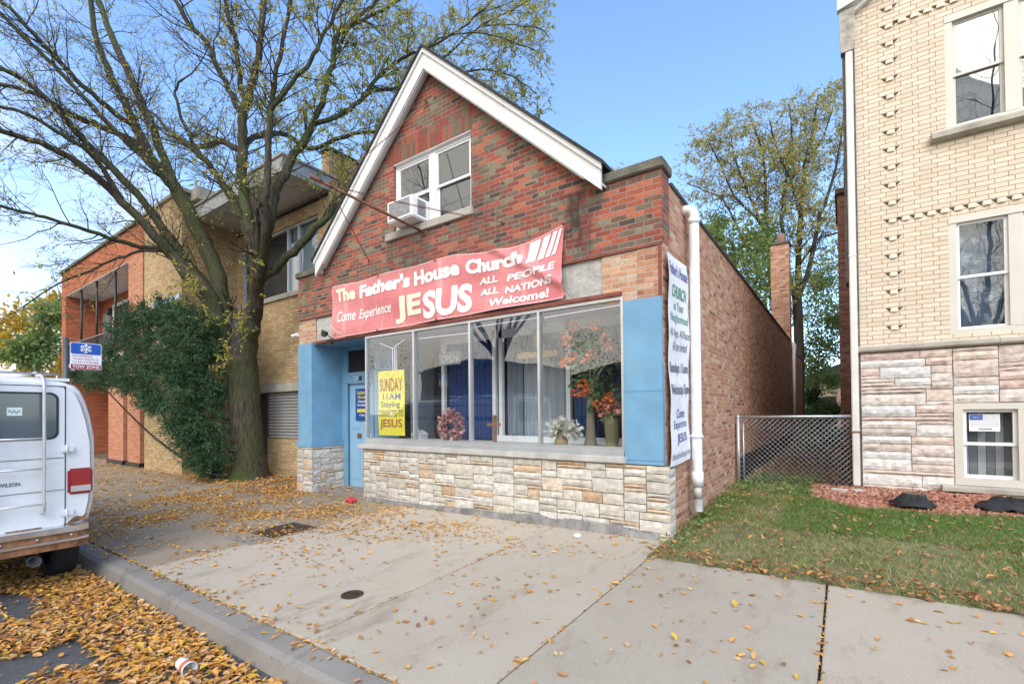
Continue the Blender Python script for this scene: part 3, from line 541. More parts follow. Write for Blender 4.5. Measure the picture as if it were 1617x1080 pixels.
for v0,v1 in ((0,.022),(.978,1)):
    vs=[]; n=160
    for i in range(n+1):
        for v in (v0,v1):
            x,z=bz(i/n,v); vs.append((x,bw(x,z)-.004,z))
    hem.add(vs,[(2*i,2*i+2,2*i+3,2*i+1) for i in range(n)],0,True)
hem.build('hem',flat('faded_hem',(.74,.40,.40)),ban)
def bmap(a,b):
    x,z=bz(a,b); return (x,bw(x,z)-.008,z)
CREAM=flat('banner_cream_print',(.86,.80,.58)); WHT=flat('banner_white_print',(.88,.87,.86)); PINKW=flat('banner_pinkish_print',(.86,.79,.79))
for wd,a,b,c,d,mm,bo,it in (('The',.035,.15,.675,.92,CREAM,.05,0),("Father's",.172,.425,.665,.92,WHT,.05,0),('House',.446,.642,.66,.905,WHT,.05,0),('Church',.665,.873,.66,.90,WHT,.05,0),
    ('Come',.04,.145,.29,.50,WHT,.012,.2),('Experience',.165,.338,.235,.47,WHT,.012,.2),('JE',.357,.483,.06,.53,CREAM,.042,0),('SUS',.493,.69,.05,.52,WHT,.042,0),
    ('ALL',.716,.79,.46,.575,PINKW,.045,.15),('PEOPLE',.82,.978,.43,.545,PINKW,.045,.15),('ALL',.719,.79,.27,.385,PINKW,.045,.15),('NATIONS',.812,.968,.24,.355,PINKW,.045,.15),('Welcome!',.757,.951,.055,.195,WHT,.03,.1)):
    text(wd,a,b,c,d,bmap,mm,ban,bold=bo,cut=.03,italic=it)
rays=MB()
for a0,a1,b0,b1 in ((.885,.909,.893,.928),(.915,.935,.936,.960),(.941,.957,.967,.982),(.963,.977,.987,.996)):
    vs=[]; n=10
    for i in range(n+1):
        t_=i/n; lo=.64+.32*t_
        vs.append(bmap(a0+(b0-a0)*t_,lo)); vs.append(bmap(a1+(b1-a1)*t_,lo))
    rays.add(vs,[(2*i,2*i+1,2*i+3,2*i+2) for i in range(n)])
rays.build('sun_rays',PINKW,ban)
mb=MB()
for i in range(3):
    pts=[bmap(.012+.02*i+.012*math.sin(k*.5+i),.06+.03*k*(.5 if i else .8)) for k in range(10)]; mb.tube(pts,.005,5)
mb.build('scroll_motif',CREAM,ban)
mb=MB()
for u,v in ((.003,.985),(.27,.985),(.55,.99),(.998,.995),(.003,.015),(.27,.012),(.55,.012),(.998,.01)):
    x,z=bz(u,v); y=bw(x,z); mb.lathe((x,y-.012,z),[(.018,0),(.018,-.006),(.009,-.006)],10,axis='y')
mb.tube([bmap(.998,.99),(-1.2,-.02,3.93)],.006,5); mb.build('grommet',M['black'],ban)
# rusty bracket pole and chains
sp=thing('sign_bracket','rusty steel sign pole jutting out below the upper window, held by chains','sign bracket',(-3.85,0,4.41))
tip=np.array([-4.33,-1.70,4.78]); root=np.array([-3.85,-.005,4.41])
mb=MB(); mb.tube([root,root+(tip-root)*.5,tip],[.022,.022,.022],10); mb.tube([root+(tip-root)*.93,tip+(tip-root)*.02],.03,10); mb.lathe((-3.85,-.004,4.41),[(.05,0),(.05,-.012),(.02,-.014)],12,axis='y'); mb.build('pole',M['rust_metal'],sp)
def chain(a,b,sag=.03,link=.045):
    mb=MB(); a,b=np.array(a,float),np.array(b,float); n=int(np.linalg.norm(b-a)/link); d=(b-a)/np.linalg.norm(b-a); e1=np.cross(d,[0,0,1.]); e1/=np.linalg.norm(e1); e2=np.cross(d,e1)
    for i in range(n):
        c=a+(b-a)*(i+.5)/n-np.array([0,0,sag*math.sin(math.pi*(i+.5)/n)]); s=e1 if i%2 else e2
        mb.tube([c+d*link*.62*math.cos(q)+s*.013*math.sin(q) for q in np.linspace(0,2*math.pi,9)],.0042,4,cap=False)
    return mb
pt=root+(tip-root)*.88
chain(pt,(-2.27,-.01,4.20)).build('chain',M['rust_metal'],sp); chain(pt,(-3.78,-.01,6.53)).build('chain',M['rust_metal'],sp)
mb=MB(); mb.tube([pt,(-5.28,-.01,4.23)],.007,6); mb.build('stay_wire',M['rust_metal'],sp)
mb=MB(); mb.tube([(-3.78,0,6.53),(-3.78,-.06,6.53),(-3.78,-.07,6.60)],.012,6); mb.build('wall_hook',M['rust_metal'],sp)
for c in ((-2.27,0,4.2),(-5.28,0,4.23)): mb=MB(); mb.lathe(c,[(.03,0),(.03,-.01),(.01,-.02)],10,axis='y'); mb.build('wall_hook',M['rust_metal'],sp)
# window air conditioner
ac=thing('air_conditioner','white window air conditioner sticking out of the upper church window','air conditioner',(-4.1,-.1,4.6))
mb=MB(); X0,X1,A0,A1,Z0,Z1=-4.44,-3.84,-.30,.13,4.60,4.95
mb.bbox(X0,X1,A0,A1,Z0,Z1,b=.02); mb.build('case',M['white_vinyl'],ac)
t=MT('ac_coil'); t.col(t.ramp(t.noise(22,3,sc=(1,1,8)),[(.35,(.14,.14,.145)),(.6,(.30,.30,.31)),(.75,(.6,.6,.6))])); t.rough(.5)
mb=MB(); mb.box(X0+.05,X1-.05,A0-.003,A0+.02,Z0+.05,Z1-.035); co=mb.build('coil_grille',t.m,ac)
mb=MB()
for i in range(9): mb.box(X1-.004,X1+.004,A0+.12,A0+.30,Z0+.06+.028*i,Z0+.075+.028*i)
mb.build('side_louvre',M['black'],ac)
mb=MB(); mb.box(X0-.03,X1+.16,.115,.125,wb+.05,wb+.36); mb.build('filler_panel',M['white_vinyl'],ac)
# twin flood light under the banner's left end
fl=thing('flood_light','twin black flood light on an arm at the left corner of the red banner','lamp',(-6.15,-.05,2.9))
mb=MB(); mb.tube([(-6.45,.03,2.87),(-6.1,-.20,2.86),(-5.7,-.22,2.86)],.012,6); mb.build('arm',M['rust_metal'],fl)
for c,ry in (((-6.22,-.28,2.98),.4),((-6.02,-.30,2.78),-.5)):
    bm=bmesh.new(); bmesh.ops.create_cone(bm,cap_ends=True,segments=4,radius1=.035,radius2=.085,depth=.09); bmesh.ops.rotate(bm,verts=bm.verts,cent=(0,0,0),matrix=Matrix.Rotation(math.radians(100),3,'X')@Matrix.Rotation(ry,3,'Z')); bmesh.ops.translate(bm,verts=bm.verts,vec=c)
    mb=MB(); mb.bm(bm); mb.tube([c,(-6.1,-.20,2.87)],.01,5); mb.build('lamp_head',M['black'],fl)
# yellow poster behind the first pane
po=thing('poster','yellow SUNDAY 11AM poster taped inside the first shop pane','poster',(-4.8,.1,1.65))
def pmap(a,b):
    return (-5.165+.69*a+.012*(1-b),.085-.012*math.sin(a*3.1)-.006*math.sin(b*7)-.004,1.085+1.14*b)
n=12; mb=MB(); mb.add([tuple(np.array(pmap(i/n,j/n))+[0,.006,0]) for j in range(n+1) for i in range(n+1)],[(j*(n+1)+i,j*(n+1)+i+1,(j+1)*(n+1)+i+1,(j+1)*(n+1)+i) for j in range(n) for i in range(n)],0,True)
mb.build('sheet',flat('poster_yellow',(.86,.76,.07),.5),po)
PR=flat('poster_red',(.42,.06,.03)); PB=flat('poster_blue',(.04,.12,.34)); PK=flat('poster_dark',(.05,.07,.06))
text('SUNDAY',.07,.93,.68,.88,pmap,PR,po,bold=.008,cut=.1); text('11',.2,.38,.55,.65,pmap,PB,po,bold=.008,cut=.1); text('AM',.44,.86,.55,.65,pmap,PB,po,bold=.008,cut=.1); text('Staying',.12,.84,.41,.525,pmap,PK,po,bold=.008,cut=.1); text('CONNECTED TO',.04,.96,.29,.39,pmap,PK,po,bold=.004,cut=.1); text('JESUS',.08,.92,.09,.25,pmap,PR,po,bold=.010,cut=.1)
# door sign
ds=thing('door_sign','blue notice with yellow and white print fixed to the pale blue church door','sign',(-6.5,.71,1.7))
mb=MB(); mb.box(-6.66,-6.22,.703,.711,1.33,1.99); mb.build('plate',flat('sign_blue',(.02,.07,.27)),ds)
SY=flat('sign_yellow',(.75,.6,.06)); dm=lambda a,b:(a,.701,b)
text("Father's",-6.60,-6.28,1.87,1.95,dm,SY,ds); text('House',-6.58,-6.32,1.78,1.85,dm,SY,ds); text('Church',-6.58,-6.32,1.70,1.75,dm,WHT,ds); text('Sundays',-6.60,-6.30,1.62,1.67,dm,WHT,ds); text('11am',-6.52,-6.36,1.42,1.47,dm,WHT,ds)
mb=MB(); mb.box(-6.60,-6.30,.7,.703,1.50,1.57); mb.build('yellow_strip',SY,ds)
# vertical banner on the side wall
sb=thing('wall_banner','tall white cloth banner with blue and green lettering on the side wall of the church','banner',(.03,.45,2.0))
def smap(a,b):
    return (.055+.010*math.sin(b*9+a*2)+.008*math.sin(a*5+b*3)+.007*math.sin(b*23),.03+.86*a+.012*math.sin(b*6),.82+2.50*b+.03*a)
n=40; mb=MB(); mb.add([tuple(np.array(smap(i/12,j/n))-[.006,0,0]) for j in range(n+1) for i in range(13)],[(j*13+i,j*13+i+1,(j+1)*13+i+1,(j+1)*13+i) for j in range(n) for i in range(12)],0,True)
mb.build('cloth',flat('banner_white_cloth',(.78,.79,.82)),sb)
SBL=flat('banner_navy_print',(.08,.11,.33)); SGR=flat('banner_green_print',(.06,.30,.20)); SGY=flat('banner_grey_print',(.17,.18,.24))
for s,a,b,c,d,m,bo in (("Father's House",.06,.94,.905,.965,SBL,.02),('CHURCH',.16,.86,.80,.86,SGR,.02),('in Your',.27,.75,.74,.785,SGR,.008),('Neighborhood',.10,.92,.67,.725,SGR,.008),('All Ages, All Races',.05,.97,.60,.65,SGY,.005),('All are invited',.18,.86,.545,.59,SGY,.005),('Sundays 11am',.05,.95,.425,.49,SGY,.03),('Wednesdays 7pm',.03,.97,.32,.385,SGY,.03),('Come',.28,.76,.22,.265,SBL,.008),('Experience',.14,.86,.16,.21,SBL,.008),('JESUS',.25,.80,.09,.145,SBL,.01),('churchinchicago.com',.04,.96,.02,.06,SGY,.005)):
    text(s,a,b,c,d,smap,m,sb,bold=bo,cut=.08)
# ---- things in the shop window
def curtain(x0,x1,y,z0,z1,c,name,label,al=1.0,per=.11,amp=.035):
    mb=MB(); n=int((x1-x0)/.018)+2; vs=[]
    for z in (z0,(z0+z1)/2,z1):
        for i in range(n+1):
            x=x0+(x1-x0)*i/n; vs.append((x,y+amp*math.sin(2*math.pi*x/per+.7*math.sin(x*7))*(1 if z<z1 else .7),z))
    mb.add(vs,[(j*(n+1)+i,j*(n+1)+i+1,(j+1)*(n+1)+i+1,(j+1)*(n+1)+i) for j in range(2) for i in range(n)],0,True)
    t=MT(name+'_cloth'); t.col(c); t.rough(.8); tr=t.n('ShaderNodeBsdfTranslucent'); tr.inputs[0].default_value=(*c,1); ms=t.n('ShaderNodeMixShader'); ms.inputs[0].default_value=.4; t.l(t.b.outputs[0],ms.inputs[1]); t.l(tr.outputs[0],ms.inputs[2]); t.l(ms.outputs[0],t.o.inputs[0])
    o=mb.build(name,t.m); tag(o,label,'curtain','curtains behind the shop window')
BLU=(.035,.10,.34)
curtain(-4.36,-3.28,1.10,1.0,2.75,BLU,'curtain','blue curtain behind the pane with the pink wreath')
curtain(-3.02,-2.72,1.10,1.0,2.75,(.30,.36,.44),'curtain','narrow grey blue curtain beside the small wooden cross')
curtain(-2.70,-1.83,1.12,1.0,2.75,(.50,.57,.64),'curtain','pale sheer curtain in the third shop pane',per=.16,amp=.03)
curtain(-1.73,-1.42,1.10,1.0,2.75,(.045,.14,.36),'curtain','narrow blue curtain gathered behind the white flowers',per=.08)
curtain(-1.40,-.36,1.14,1.0,2.75,(.05,.07,.18),'curtain','dark navy curtain behind the artificial flower tree')
curtain(-5.28,-4.46,1.6,1.0,2.75,(.06,.07,.09),'curtain','dark sheet added for the unlit room behind the yellow poster')  # near-black sheet added to stand in for the darkness of the open room
# pink wreath
def petals(mb,c,r,n,sz,mi=0,flat_=0,rs=None):
    rs=rs or random
    for i in range(n):
        a=rs.uniform(0,2*math.pi); e=math.asin(rs.uniform(-.6,1)); d=np.array([math.cos(a)*math.cos(e),math.sin(a)*math.cos(e),math.sin(e)]); p=np.array(c)+d*r*rs.uniform(.4,1)
        s=np.cross(d,[rs.uniform(-1,1),rs.uniform(-1,1),.7]); s/=np.linalg.norm(s)+1e-9; w=sz*rs.uniform(.6,1.1); q=d*w*.8+np.cross(d,s)*w*.5
        mb.add([p,p+s*w*.5+q*.6,p+q*1.2,p-s*w*.5+q*.6],[(0,1,2,3)],mi)
wr=thing('wreath','pink artificial flower wreath leaning in the second shop pane','wreath',(-3.62,.3,1.25))
mb=MB()
for i in range(46):
    a=2*math.pi*i/46; petals(mb,(-3.62+.165*math.cos(a),.33+random.uniform(-.04,.03),1.26+.185*math.sin(a)),.07,16,.07)
mb.build('flowers',island('pink_petals',[(0,(.62,.26,.24)),(.4,(.70,.40,.36)),(.7,(.5,.22,.22)),(.86,(.45,.47,.40)),(1,(.74,.5,.45))],mott=0,bump=0,trans=.2),wr)
mb=MB(); mb.tube([(-3.62+.165*math.cos(a),.34,1.26+.185*math.sin(a)) for a in np.linspace(0,2*math.pi,24)],.03,6,cap=False); mb.build('ring',simple('twig_ring',(.12,.07,.04)),wr)
# model church
mc=thing('model_church','small white model church with a steeple on the window ledge','ornament',(-4.36,.3,.985))
mb=MB(); mb.box(-4.48,-4.26,.25,.42,.985,1.10); mb.prism([(-4.50,1.10),(-4.24,1.10),(-4.37,1.17)],.24,.43); mb.build('nave',M['white_paint'],mc)
mb=MB(); mb.box(-4.345,-4.285,.20,.26,.985,1.17); mb.lathe((-4.315,.23,1.17),[(.04,0),(.004,.12)],4); mb.build('steeple',M['white_paint'],mc)
mb=MB()
for x in (-4.46,-4.42,-4.38): mb.box(x,x+.018,.247,.25,1.02,1.08)
mb.box(-4.33,-4.30,.197,.2,.99,1.05); mb.build('windows',M['dark'],mc)
wc=thing('wooden_cross','small brown wooden cross standing in the third shop pane','cross',(-2.7,.33,.985))
WD=simple('brown_wood',(.30,.13,.07),.6,var=.25,scale=8)
mb=MB(); mb.box(-2.735,-2.685,.31,.345,.985,1.43); mb.build('upright',WD,wc); mb=MB(); mb.box(-2.84,-2.58,.30,.31,1.26,1.31); mb.build('crossbar',WD,wc)
mb=MB(); mb.bbox(-2.60,-1.86,.80,.84,2.33,2.42,b=.006); mb.bbox(-2.30,-2.26,.875,.885,2.475,2.74,b=.003)
tag(mb.build('wooden_bar',simple('pale_wood',(.62,.47,.24),.6,var=.12)),'pale wooden bar hung across behind the third and fourth panes','wooden bar')
def vase_thing(label,c,prof,mat,fl,name='flower_vase'):
    t=thing(name,label,'flower vase',c); mb=MB(); mb.lathe(c,prof,18); mb.build('vase',mat,t); fl(t); return t
GREENL=island('artificial_leaves',[(0,(.03,.09,.03)),(.5,(.06,.15,.05)),(1,(.12,.2,.08))],mott=0,bump=0,trans=.15)
ORF=island('orange_petals',[(0,(.72,.15,.03)),(.5,(.80,.26,.06)),(1,(.65,.10,.05))],mott=0,bump=0,trans=.2)
WHF=island('white_petals',[(0,(.78,.76,.68)),(.6,(.7,.68,.58)),(1,(.82,.81,.77))],mott=0,bump=0,trans=.2)
PKF=island('salmon_petals',[(0,(.75,.28,.16)),(.6,(.80,.42,.30)),(1,(.7,.2,.1))],mott=0,bump=0,trans=.2)
def fl1(t):
    mb=MB(); st=MB()
    for i in range(26):
        a=random.uniform(0,6.28); r=random.uniform(.05,.30); p=(-1.55+r*math.cos(a),.34+.4*r*math.sin(a),1.20+random.uniform(0,.17)-r*.25); petals(mb,p,.05,11,.085); st.tube([(-1.55,.34,1.12),p],.004,3)
    mb.build('flowers',WHF,t); st.build('stems',GREENL,t)
vase_thing('squat tan vase of white artificial flowers in the fourth shop pane',(-1.55,.34,.985),[(.05,0),(.09,.02),(.10,.07),(.07,.13),(.05,.16),(.06,.18)],simple('tan_ceramic',(.35,.24,.11),.35,var=.2),fl1)
def fl2(t):
    mb=MB(); lv=MB()
    for i in range(20):
        a=random.uniform(0,6.28); r=random.uniform(0,.15); petals(mb,(-.80+r*math.cos(a),.36+r*math.sin(a)*.6,1.47+random.uniform(0,.14)-r*.3),.05,12,.075)
    petals(lv,(-.80,.36,1.42),.12,40,.08); mb.build('flowers',PKF,t); lv.build('leaves',GREENL,t)
vase_thing('tall olive vase of salmon artificial flowers at the right end of the shop window',(-.80,.36,.985),[(.07,0),(.085,.1),(.10,.3),(.105,.42),(.095,.43)],simple('olive_ceramic',(.22,.2,.1),.4,var=.25),fl2)
ft=thing('artificial_tree','tall artificial tree with orange roses in a grey trunk vase','artificial plant',(-1.13,.40,.985))
mb=MB(); mb.tube([(-1.13,.40,.985),(-1.13,.40,1.10),(-1.125,.40,1.45),(-1.11,.40,1.75),(-1.09,.40,1.9)],[.10,.07,.055,.06,.03],12)
for q in ((-1.26,.4,2.25),(-1.0,.42,2.2),(-.86,.38,2.15),(-1.15,.4,2.45),(-1.36,.42,2.3)): mb.tube([(-1.11,.40,1.72),((q[0]-1.11)/2,.40,2.0),q],[.03,.02,.008],6)
mb.build('trunk',simple('grey_bark_stem',(.22,.19,.15),.8,var=.25),ft)
lv=MB(); fo=MB()
for i in range(95):
    u=random.random(); c=(-1.12+random.gauss(0,.16),.42+random.uniform(-.14,.14),1.95+random.uniform(-.15,.55)) if u<.7 else (-.95+random.gauss(0,.14),.42+random.uniform(-.1,.1),1.62+random.uniform(-.1,.2))
    petals(lv,c,.06,12,.07)
for c in ((-1.30,2.62),(-1.42,2.52),(-1.02,2.60),(-.86,2.40),(-.80,2.31),(-1.05,2.24),(-1.13,2.17),(-1.40,2.20),(-1.47,2.15),(-1.33,2.22),(-1.28,1.72),(-1.13,1.73),(-.80,1.65),(-.98,1.55),(-1.44,2.42),(-1.2,1.85)): petals(fo,(c[0],.30,c[1]),.05,26,.06)
lv.build('leaves',GREENL,ft); fo.build('roses',ORF,ft)
sl_=MB()
def lights(a,b,n,dip=.0):
    a,b=np.array(a),np.array(b)
    for i in range(n+1):
        p=a+(b-a)*i/n-np.array([0,0,dip*math.sin(math.pi*i/n)]); sl_.ball(p,.0055,0,1)
    sl_.tube([a,b],.002,3)
lights((-1.65,.10,2.77),(-.54,.10,2.79),26); lights((-2.88,.10,2.78),(-1.72,.10,2.78),24); lights((-4.1,.10,2.72),(-2.95,.10,2.70),20); lights((-5.2,.16,2.75),(-4.85,.16,2.62),8); lights((-4.85,.16,2.62),(-4.86,.16,2.20),10); lights((-4.85,.16,2.62),(-4.55,.16,2.76),8); lights((-5.0,.10,1.01),(-3.0,.12,1.005),28); lights((-.55,.1,2.78),(-.54,.1,1.05),20); lights((-4.80,.16,2.62),(-4.81,.16,2.20),10)
t=MT('string_light_bulbs'); t.col((.8,.74,.8)); t.b.inputs['Emission Color'].default_value=(1,.8,.95,1); t.b.inputs['Emission Strength'].default_value=.8
tag(sl_.build('string_lights',t.m),'strings of tiny lit bulbs along the inside edge of the shop window','string lights')
om=thing('open_sign','faint unlit OPEN tube sign hanging behind the second shop pane','sign',(-3.8,.5,2.4))
text('OPEN',-4.0,-3.62,2.34,2.46,lambda a,b:(a,.50,b),flat('tube_grey',(.5,.52,.54)),om,bold=-.005)
mb=MB(); mb.box(-4.06,-3.56,.51,.53,2.29,2.51); mb.build('backing',flat('clear_backing',(.16,.18,.21)),om)
# ------------------------------------------------------------------ windows helper for the other houses
def framed(name,mframe,mglass,parent,x0,x1,z0,z1,y,d=.06,w=.05,bars=(),hb=(),face=1):
    f=MB(); f.box(x0,x1,y,y+d,z0,z0+w); f.box(x0,x1,y,y+d,z1-w,z1); f.box(x0,x0+w,y,y+d,z0+w,z1-w); f.box(x1-w,x1,y,y+d,z0+w,z1-w)
    for b in bars: f.box(b-w/2,b+w/2,y-.003,y+d,z0+w,z1-w)
    for h in hb: f.box(x0+w,x1-w,y+.004,y+d,h-w/2,h+w/2)
    fo=f.build(name,mframe,parent); p=MB(); xs=[x0+w]+sorted(bars)+[x1-w]
    for a,b in zip(xs[:-1],xs[1:]):
        p.box(a+(w/2 if a!=xs[0] else 0),b-(w/2 if b!=xs[-1] else 0),y+d*.5,y+d*.5+.006,z0+w,z1-w)
        p.build('pane',mglass,fo); p=MB()
    return fo
# ------------------------------------------------------------------ yellow brick apartment house
yb=thing('apartment_house','yellow brick apartment house with a flat overhanging roof behind the big elm','house',(-12,1,0))
mb=MB(); mb.box(-15.44,-12.7,-.3,1.099,-.5,7.45); mb.build('wing_wall',M['yellow_brick'],yb)
R0=1.1; mb=MB(); wx0,wx1,wz0,wz1=-12.45,-8.62,4.58,6.32
mb.box(-12.70,wx0,R0,1.4,-.5,7.0); mb.box(wx0,wx1,R0,1.4,wz1,7.0); mb.box(wx1,-8.12,R0,1.4,-.5,7.0); mb.box(-10.9,wx1,R0,1.4,2.28,wz0); mb.box(wx0,-10.9,R0,1.4,2.28,wz0); mb.box(-11.0,wx1,R0,1.4,-.5,.84); mb.box(wx0,-12.2,R0,1.4,-.5,2.28)
mb.build('front_wall',M['yellow_brick'],yb)
mb=MB(); mb.box(-8.40,-8.12,1.401,18,-.5,7.68); mb.box(-8.40,-8.12,1.08,1.4,7.001,7.68); mb.box(-15.44,-8.41,17.7,18,-.5,7.4); mb.box(-15.44,-15.2,1.1,17.7,-.5,7.4); mb.build('side_wall',M['yellow_brick'],yb)
mb=MB(); mb.box(-15.2,-8.4,1.1,17.7,6.95,7.0); mb.build('flat_roof',M['shingle'],yb)
mb=MB(); mb.bbox(-8.46,-8.07,1.03,18,7.681,7.76,b=.01); mb.build('parapet_cap',M['metal_cap'],yb)
mb=MB(); mb.bbox(-15.48,-12.62,-.36,1.15,7.451,7.56,b=.012); mb.bbox(-12.619,-12.2,-.12,1.15,7.22,7.56,b=.012); mb.build('coping',M['limestone'],yb)
mb=MB(); mb.box(-12.69,-8.16,-.02,1.098,6.77,6.80); mb.build('soffit',simple('white_soffit',(.62,.60,.56),.7,var=.06,bump=0,dirt=.15),yb)
mb=MB(); mb.box(-12.69,-8.10,-.06,-.022,6.72,7.05); mb.box(-8.155,-8.11,-.02,1.098,6.72,7.05); mb.build('fascia',simple('peeling_grey_fascia',(.42,.43,.43),.7,var=.25,scale=6,dirt=.6,dirtc=(.2,.2,.2)),yb)
mb=MB(); mb.box(-12.72,-8.07,-.10,1.3,7.051,7.10); mb.build('roof_edge',M['limestone'],yb)
mb=MB(); mb.box(-12.6,-8.2,1.06,1.098,6.62,6.69); mb.build('trim_strip',M['black'],yb)
w=framed('upper_window',M['aluminium'],M['glass_up'],yb,wx0,wx1,wz0,wz1,1.15,d=.08,w=.06,bars=(-11.9,-10.05,-9.55))
mb=MB(); mb.box(wx0-.06,wx1+.06,1.04,1.16,wz0-.11,wz0-.001); mb.build('window_sill',M['limestone'],yb)
mb=MB(); mb.box(-10.0,-8.68,1.27,1.29,wz0+.05,wz1-.05); mb.build('blind',simple('white_blind',(.75,.76,.76),.7,var=.05,bump=0),yb)
mb=MB(); mb.box(-12.6,-8.5,1.36,1.38,wz0-.1,wz1+.1); mb.build('window_backing',simple('dim_room',(.10,.11,.12),.9,bump=0),yb)
mb=MB(); mb.bbox(-12.3,-8.2,1.02,1.3,2.05,2.279,b=.01); mb.build('lintel',M['limestone'],yb)
mb=MB()
for i in range(15):
    z=.845+.08*i; mb.prism([(1.16,z),(1.115,z+.02),(1.115,z+.058),(1.16,z+.0795)],-10.98,-8.64,axis='x')
mb.build('roller_shutter',simple('grey_roller_shutter',(.42,.42,.41),.5,.2,var=.08,bump=0,dirt=.25),yb)
mb=MB(); mb.box(-12.2,-11.0,1.28,1.33,-.2,2.28); mb.box(-11.1,-11.0,1.12,1.28,-.2,2.28); mb.build('entrance_door',simple('dark_door',(.05,.05,.05),.6,bump=0),yb)
mb=MB(); mb.box(-14.72,-12.76,-.345,-.302,4.50,4.74); tag(mb.build('name_board',simple('faded_blue_white_board',(.50,.60,.70),.5,var=.1,bump=0,dirt=.2)),'faded pale blue strip board on the yellow brick wing above the evergreen','board')
# ------------------------------------------------------------------ orange brick house with balcony
ob=thing('balcony_house','orange brick house with a recessed upper balcony and square porch pillars','house',(-20,1,0))
mb=MB(); mb.box(-25.4,-15.46,-.2,2.6,6.5,7.5); mb.build('parapet_wall',M['orange_brick'],ob)
mb=MB(); mb.box(-24.79,-17.1,-.19,1.0,6.47,6.499); mb.build('soffit',simple('white_balcony_soffit',(.66,.65,.63),.7,bump=0),ob)
mb=MB(); mb.box(-25.5,-15.45,-.27,2.7,7.501,7.60); mb.build('coping',M['coping'],ob)
mb=MB(); mb.box(-17.05,-15.77,-.24,.8,3.3,6.499); mb.box(-16.95,-15.85,-.29,.28,-.2,3.29); mb.build('pillar',M['orange_pier'],ob)
mb=MB(); mb.box(-18.85,-17.35,-.29,.5,-.2,3.29); mb.build('pillar',M['orange_pier'],ob)
mb=MB(); mb.box(-18.9,-17.3,-.33,.55,-.4,.02); mb.box(-17.0,-15.8,-.33,.33,-.4,.02); mb.build('pillar_base',M['black'],ob)
mb=MB(); mb.box(-25.4,-24.8,-.2,2.6,-.5,6.499); mb.box(-24.79,-15.46,1.0,2.6,3.6,6.465); mb.box(-24.79,-15.46,2.3,2.6,-.5,3.29); mb.build('back_wall',M['orange_brick'],ob)
mb=MB(); mb.box(-25.0,-15.46,-.22,2.5,3.30,3.59); mb.build('balcony_slab',simple('balcony_slab_paint',(.5,.48,.45),.7,dirt=.3),ob)
framed('balcony_window',M['white_vinyl'],M['glass_up'],ob,-23.2,-20.6,4.6,6.1,.93,d=.06,w=.12,bars=(-21.9,))
mb=MB(); mb.box(-23.2,-20.6,.985,.995,4.6,6.1); mb.build('window_backing',M['dark'],ob)
mb=MB(); mb.box(-24.6,-23.6,.95,.995,3.6,5.9); mb.box(-24.5,-23.7,.93,.95,4.4,5.8); mb.build('balcony_door',simple('grey_glazed_door',(.25,.27,.28),.4,bump=0),ob)
rl=MB(); rl.box(-24.79,-17.06,-.14,-.10,4.42,4.47); rl.box(-24.79,-17.06,-.135,-.105,3.68,3.71)
x=-24.7
while x<-17.1: rl.box(x,x+.02,-.13,-.11,3.71,4.42); x+=.13
rl.build('railing',M['black'],ob)
for x in (-22.95,-20.95,-18.85):
    mb=MB(); mb.tube([(x,-.1,3.6),(x,-.1,6.47)],.04,8); mb.build('post',M['black'],ob)
mb=MB(); mb.lathe((-23.4,.9,5.9),[(.04,.1),(.12,.0),(.10,-.2),(.0,-.22)],10); mb.build('lantern',M['black'],ob)
# ------------------------------------------------------------------ cream brick house on the right
rb=thing('cream_house','cream brick house with rough pink and grey stone base and greige windows','house',(5,4.4,0))
RY=4.35
def rpart(name,m,*b,bev=0,parent=None): return box_part(name,m,parent or rb,*b,bev=bev)
mb=MB(); rx=12.; Wz=[(2.60,4.40),(5.74,7.52)]; xa,xb=3.05,5.60; D0,D1=RY,RY+.3
mb.box(1.9,xa,D0,D1,2.50,9.3); mb.box(xb,rx,D0,D1,2.50,9.3); mb.box(xa,xb,D0,D1,2.50,Wz[0][0]); mb.box(xa,xb,D0,D1,Wz[0][1],Wz[1][0]); mb.box(xa,xb,D0,D1,Wz[1][1],9.3)
mb.build('front_wall',M['cream_brick'],rb)
# raised header bricks: a vertical row of nubs and two horizontal strings, dark plates painting the recess shade beside them
nub=MB(); notch_shade=MB()
def nubat(x,z,cv=True):
    vs=[];n=6
    for k in range(n+1):
        t=-1+2*k/n; vs.append((x+.050*t,RY-.010-.022*(1-t*t),z-.032)); vs.append((x+.050*t,RY-.004,z+.034))
    nub.add(vs,[(2*i,2*i+2,2*i+3,2*i+1) for i in range(n)]); nub.add([vs[0],vs[2*n],(x+.050,RY-.001,z-.034),(x-.050,RY-.001,z-.034)]+vs[2:2*n:2],[(0,)+tuple(range(4,4+n-1))+(1,2,3)])
    for q in (-1,1):
        if cv or q<0: notch_shade.prism([(x+q*.040,z+.036),(x+q*.112,z+.036),(x+q*.072,z-.004),(x+q*.050,z-.022)],RY-.0055,RY)
z=2.78
while z<9.0:
    nubat(2.385,z); z+=.29
for zz in (4.52,7.73):
    x=2.55
    while x<11: nubat(x,zz,False); x+=.155
nub.build('header_bricks',simple('cream_header_brick',(.64,.55,.43),.85,var=.08,bump=.3),rb); notch_shade.build('recess_shade',simple('recess_shade_paint',(.07,.05,.035),.9,bump=0),rb)
mb=MB()
for i in range(2):
    z0=2.385
mb.prism([(RY-.10,2.40),(RY-.125,2.425),(RY-.125,2.475),(RY-.10,2.50),(RY+.1,2.51),(RY+.1,2.39)],1.90,3.56,axis='x'); mb.prism([(RY-.10,2.40),(RY-.125,2.425),(RY-.125,2.475),(RY-.10,2.50),(RY+.1,2.51),(RY+.1,2.39)],3.566,rx,axis='x')
mb.build('belt_course',M['limestone'],rb)
bw0,bw1,bz0,bz1=3.06,5.6,.30,1.54
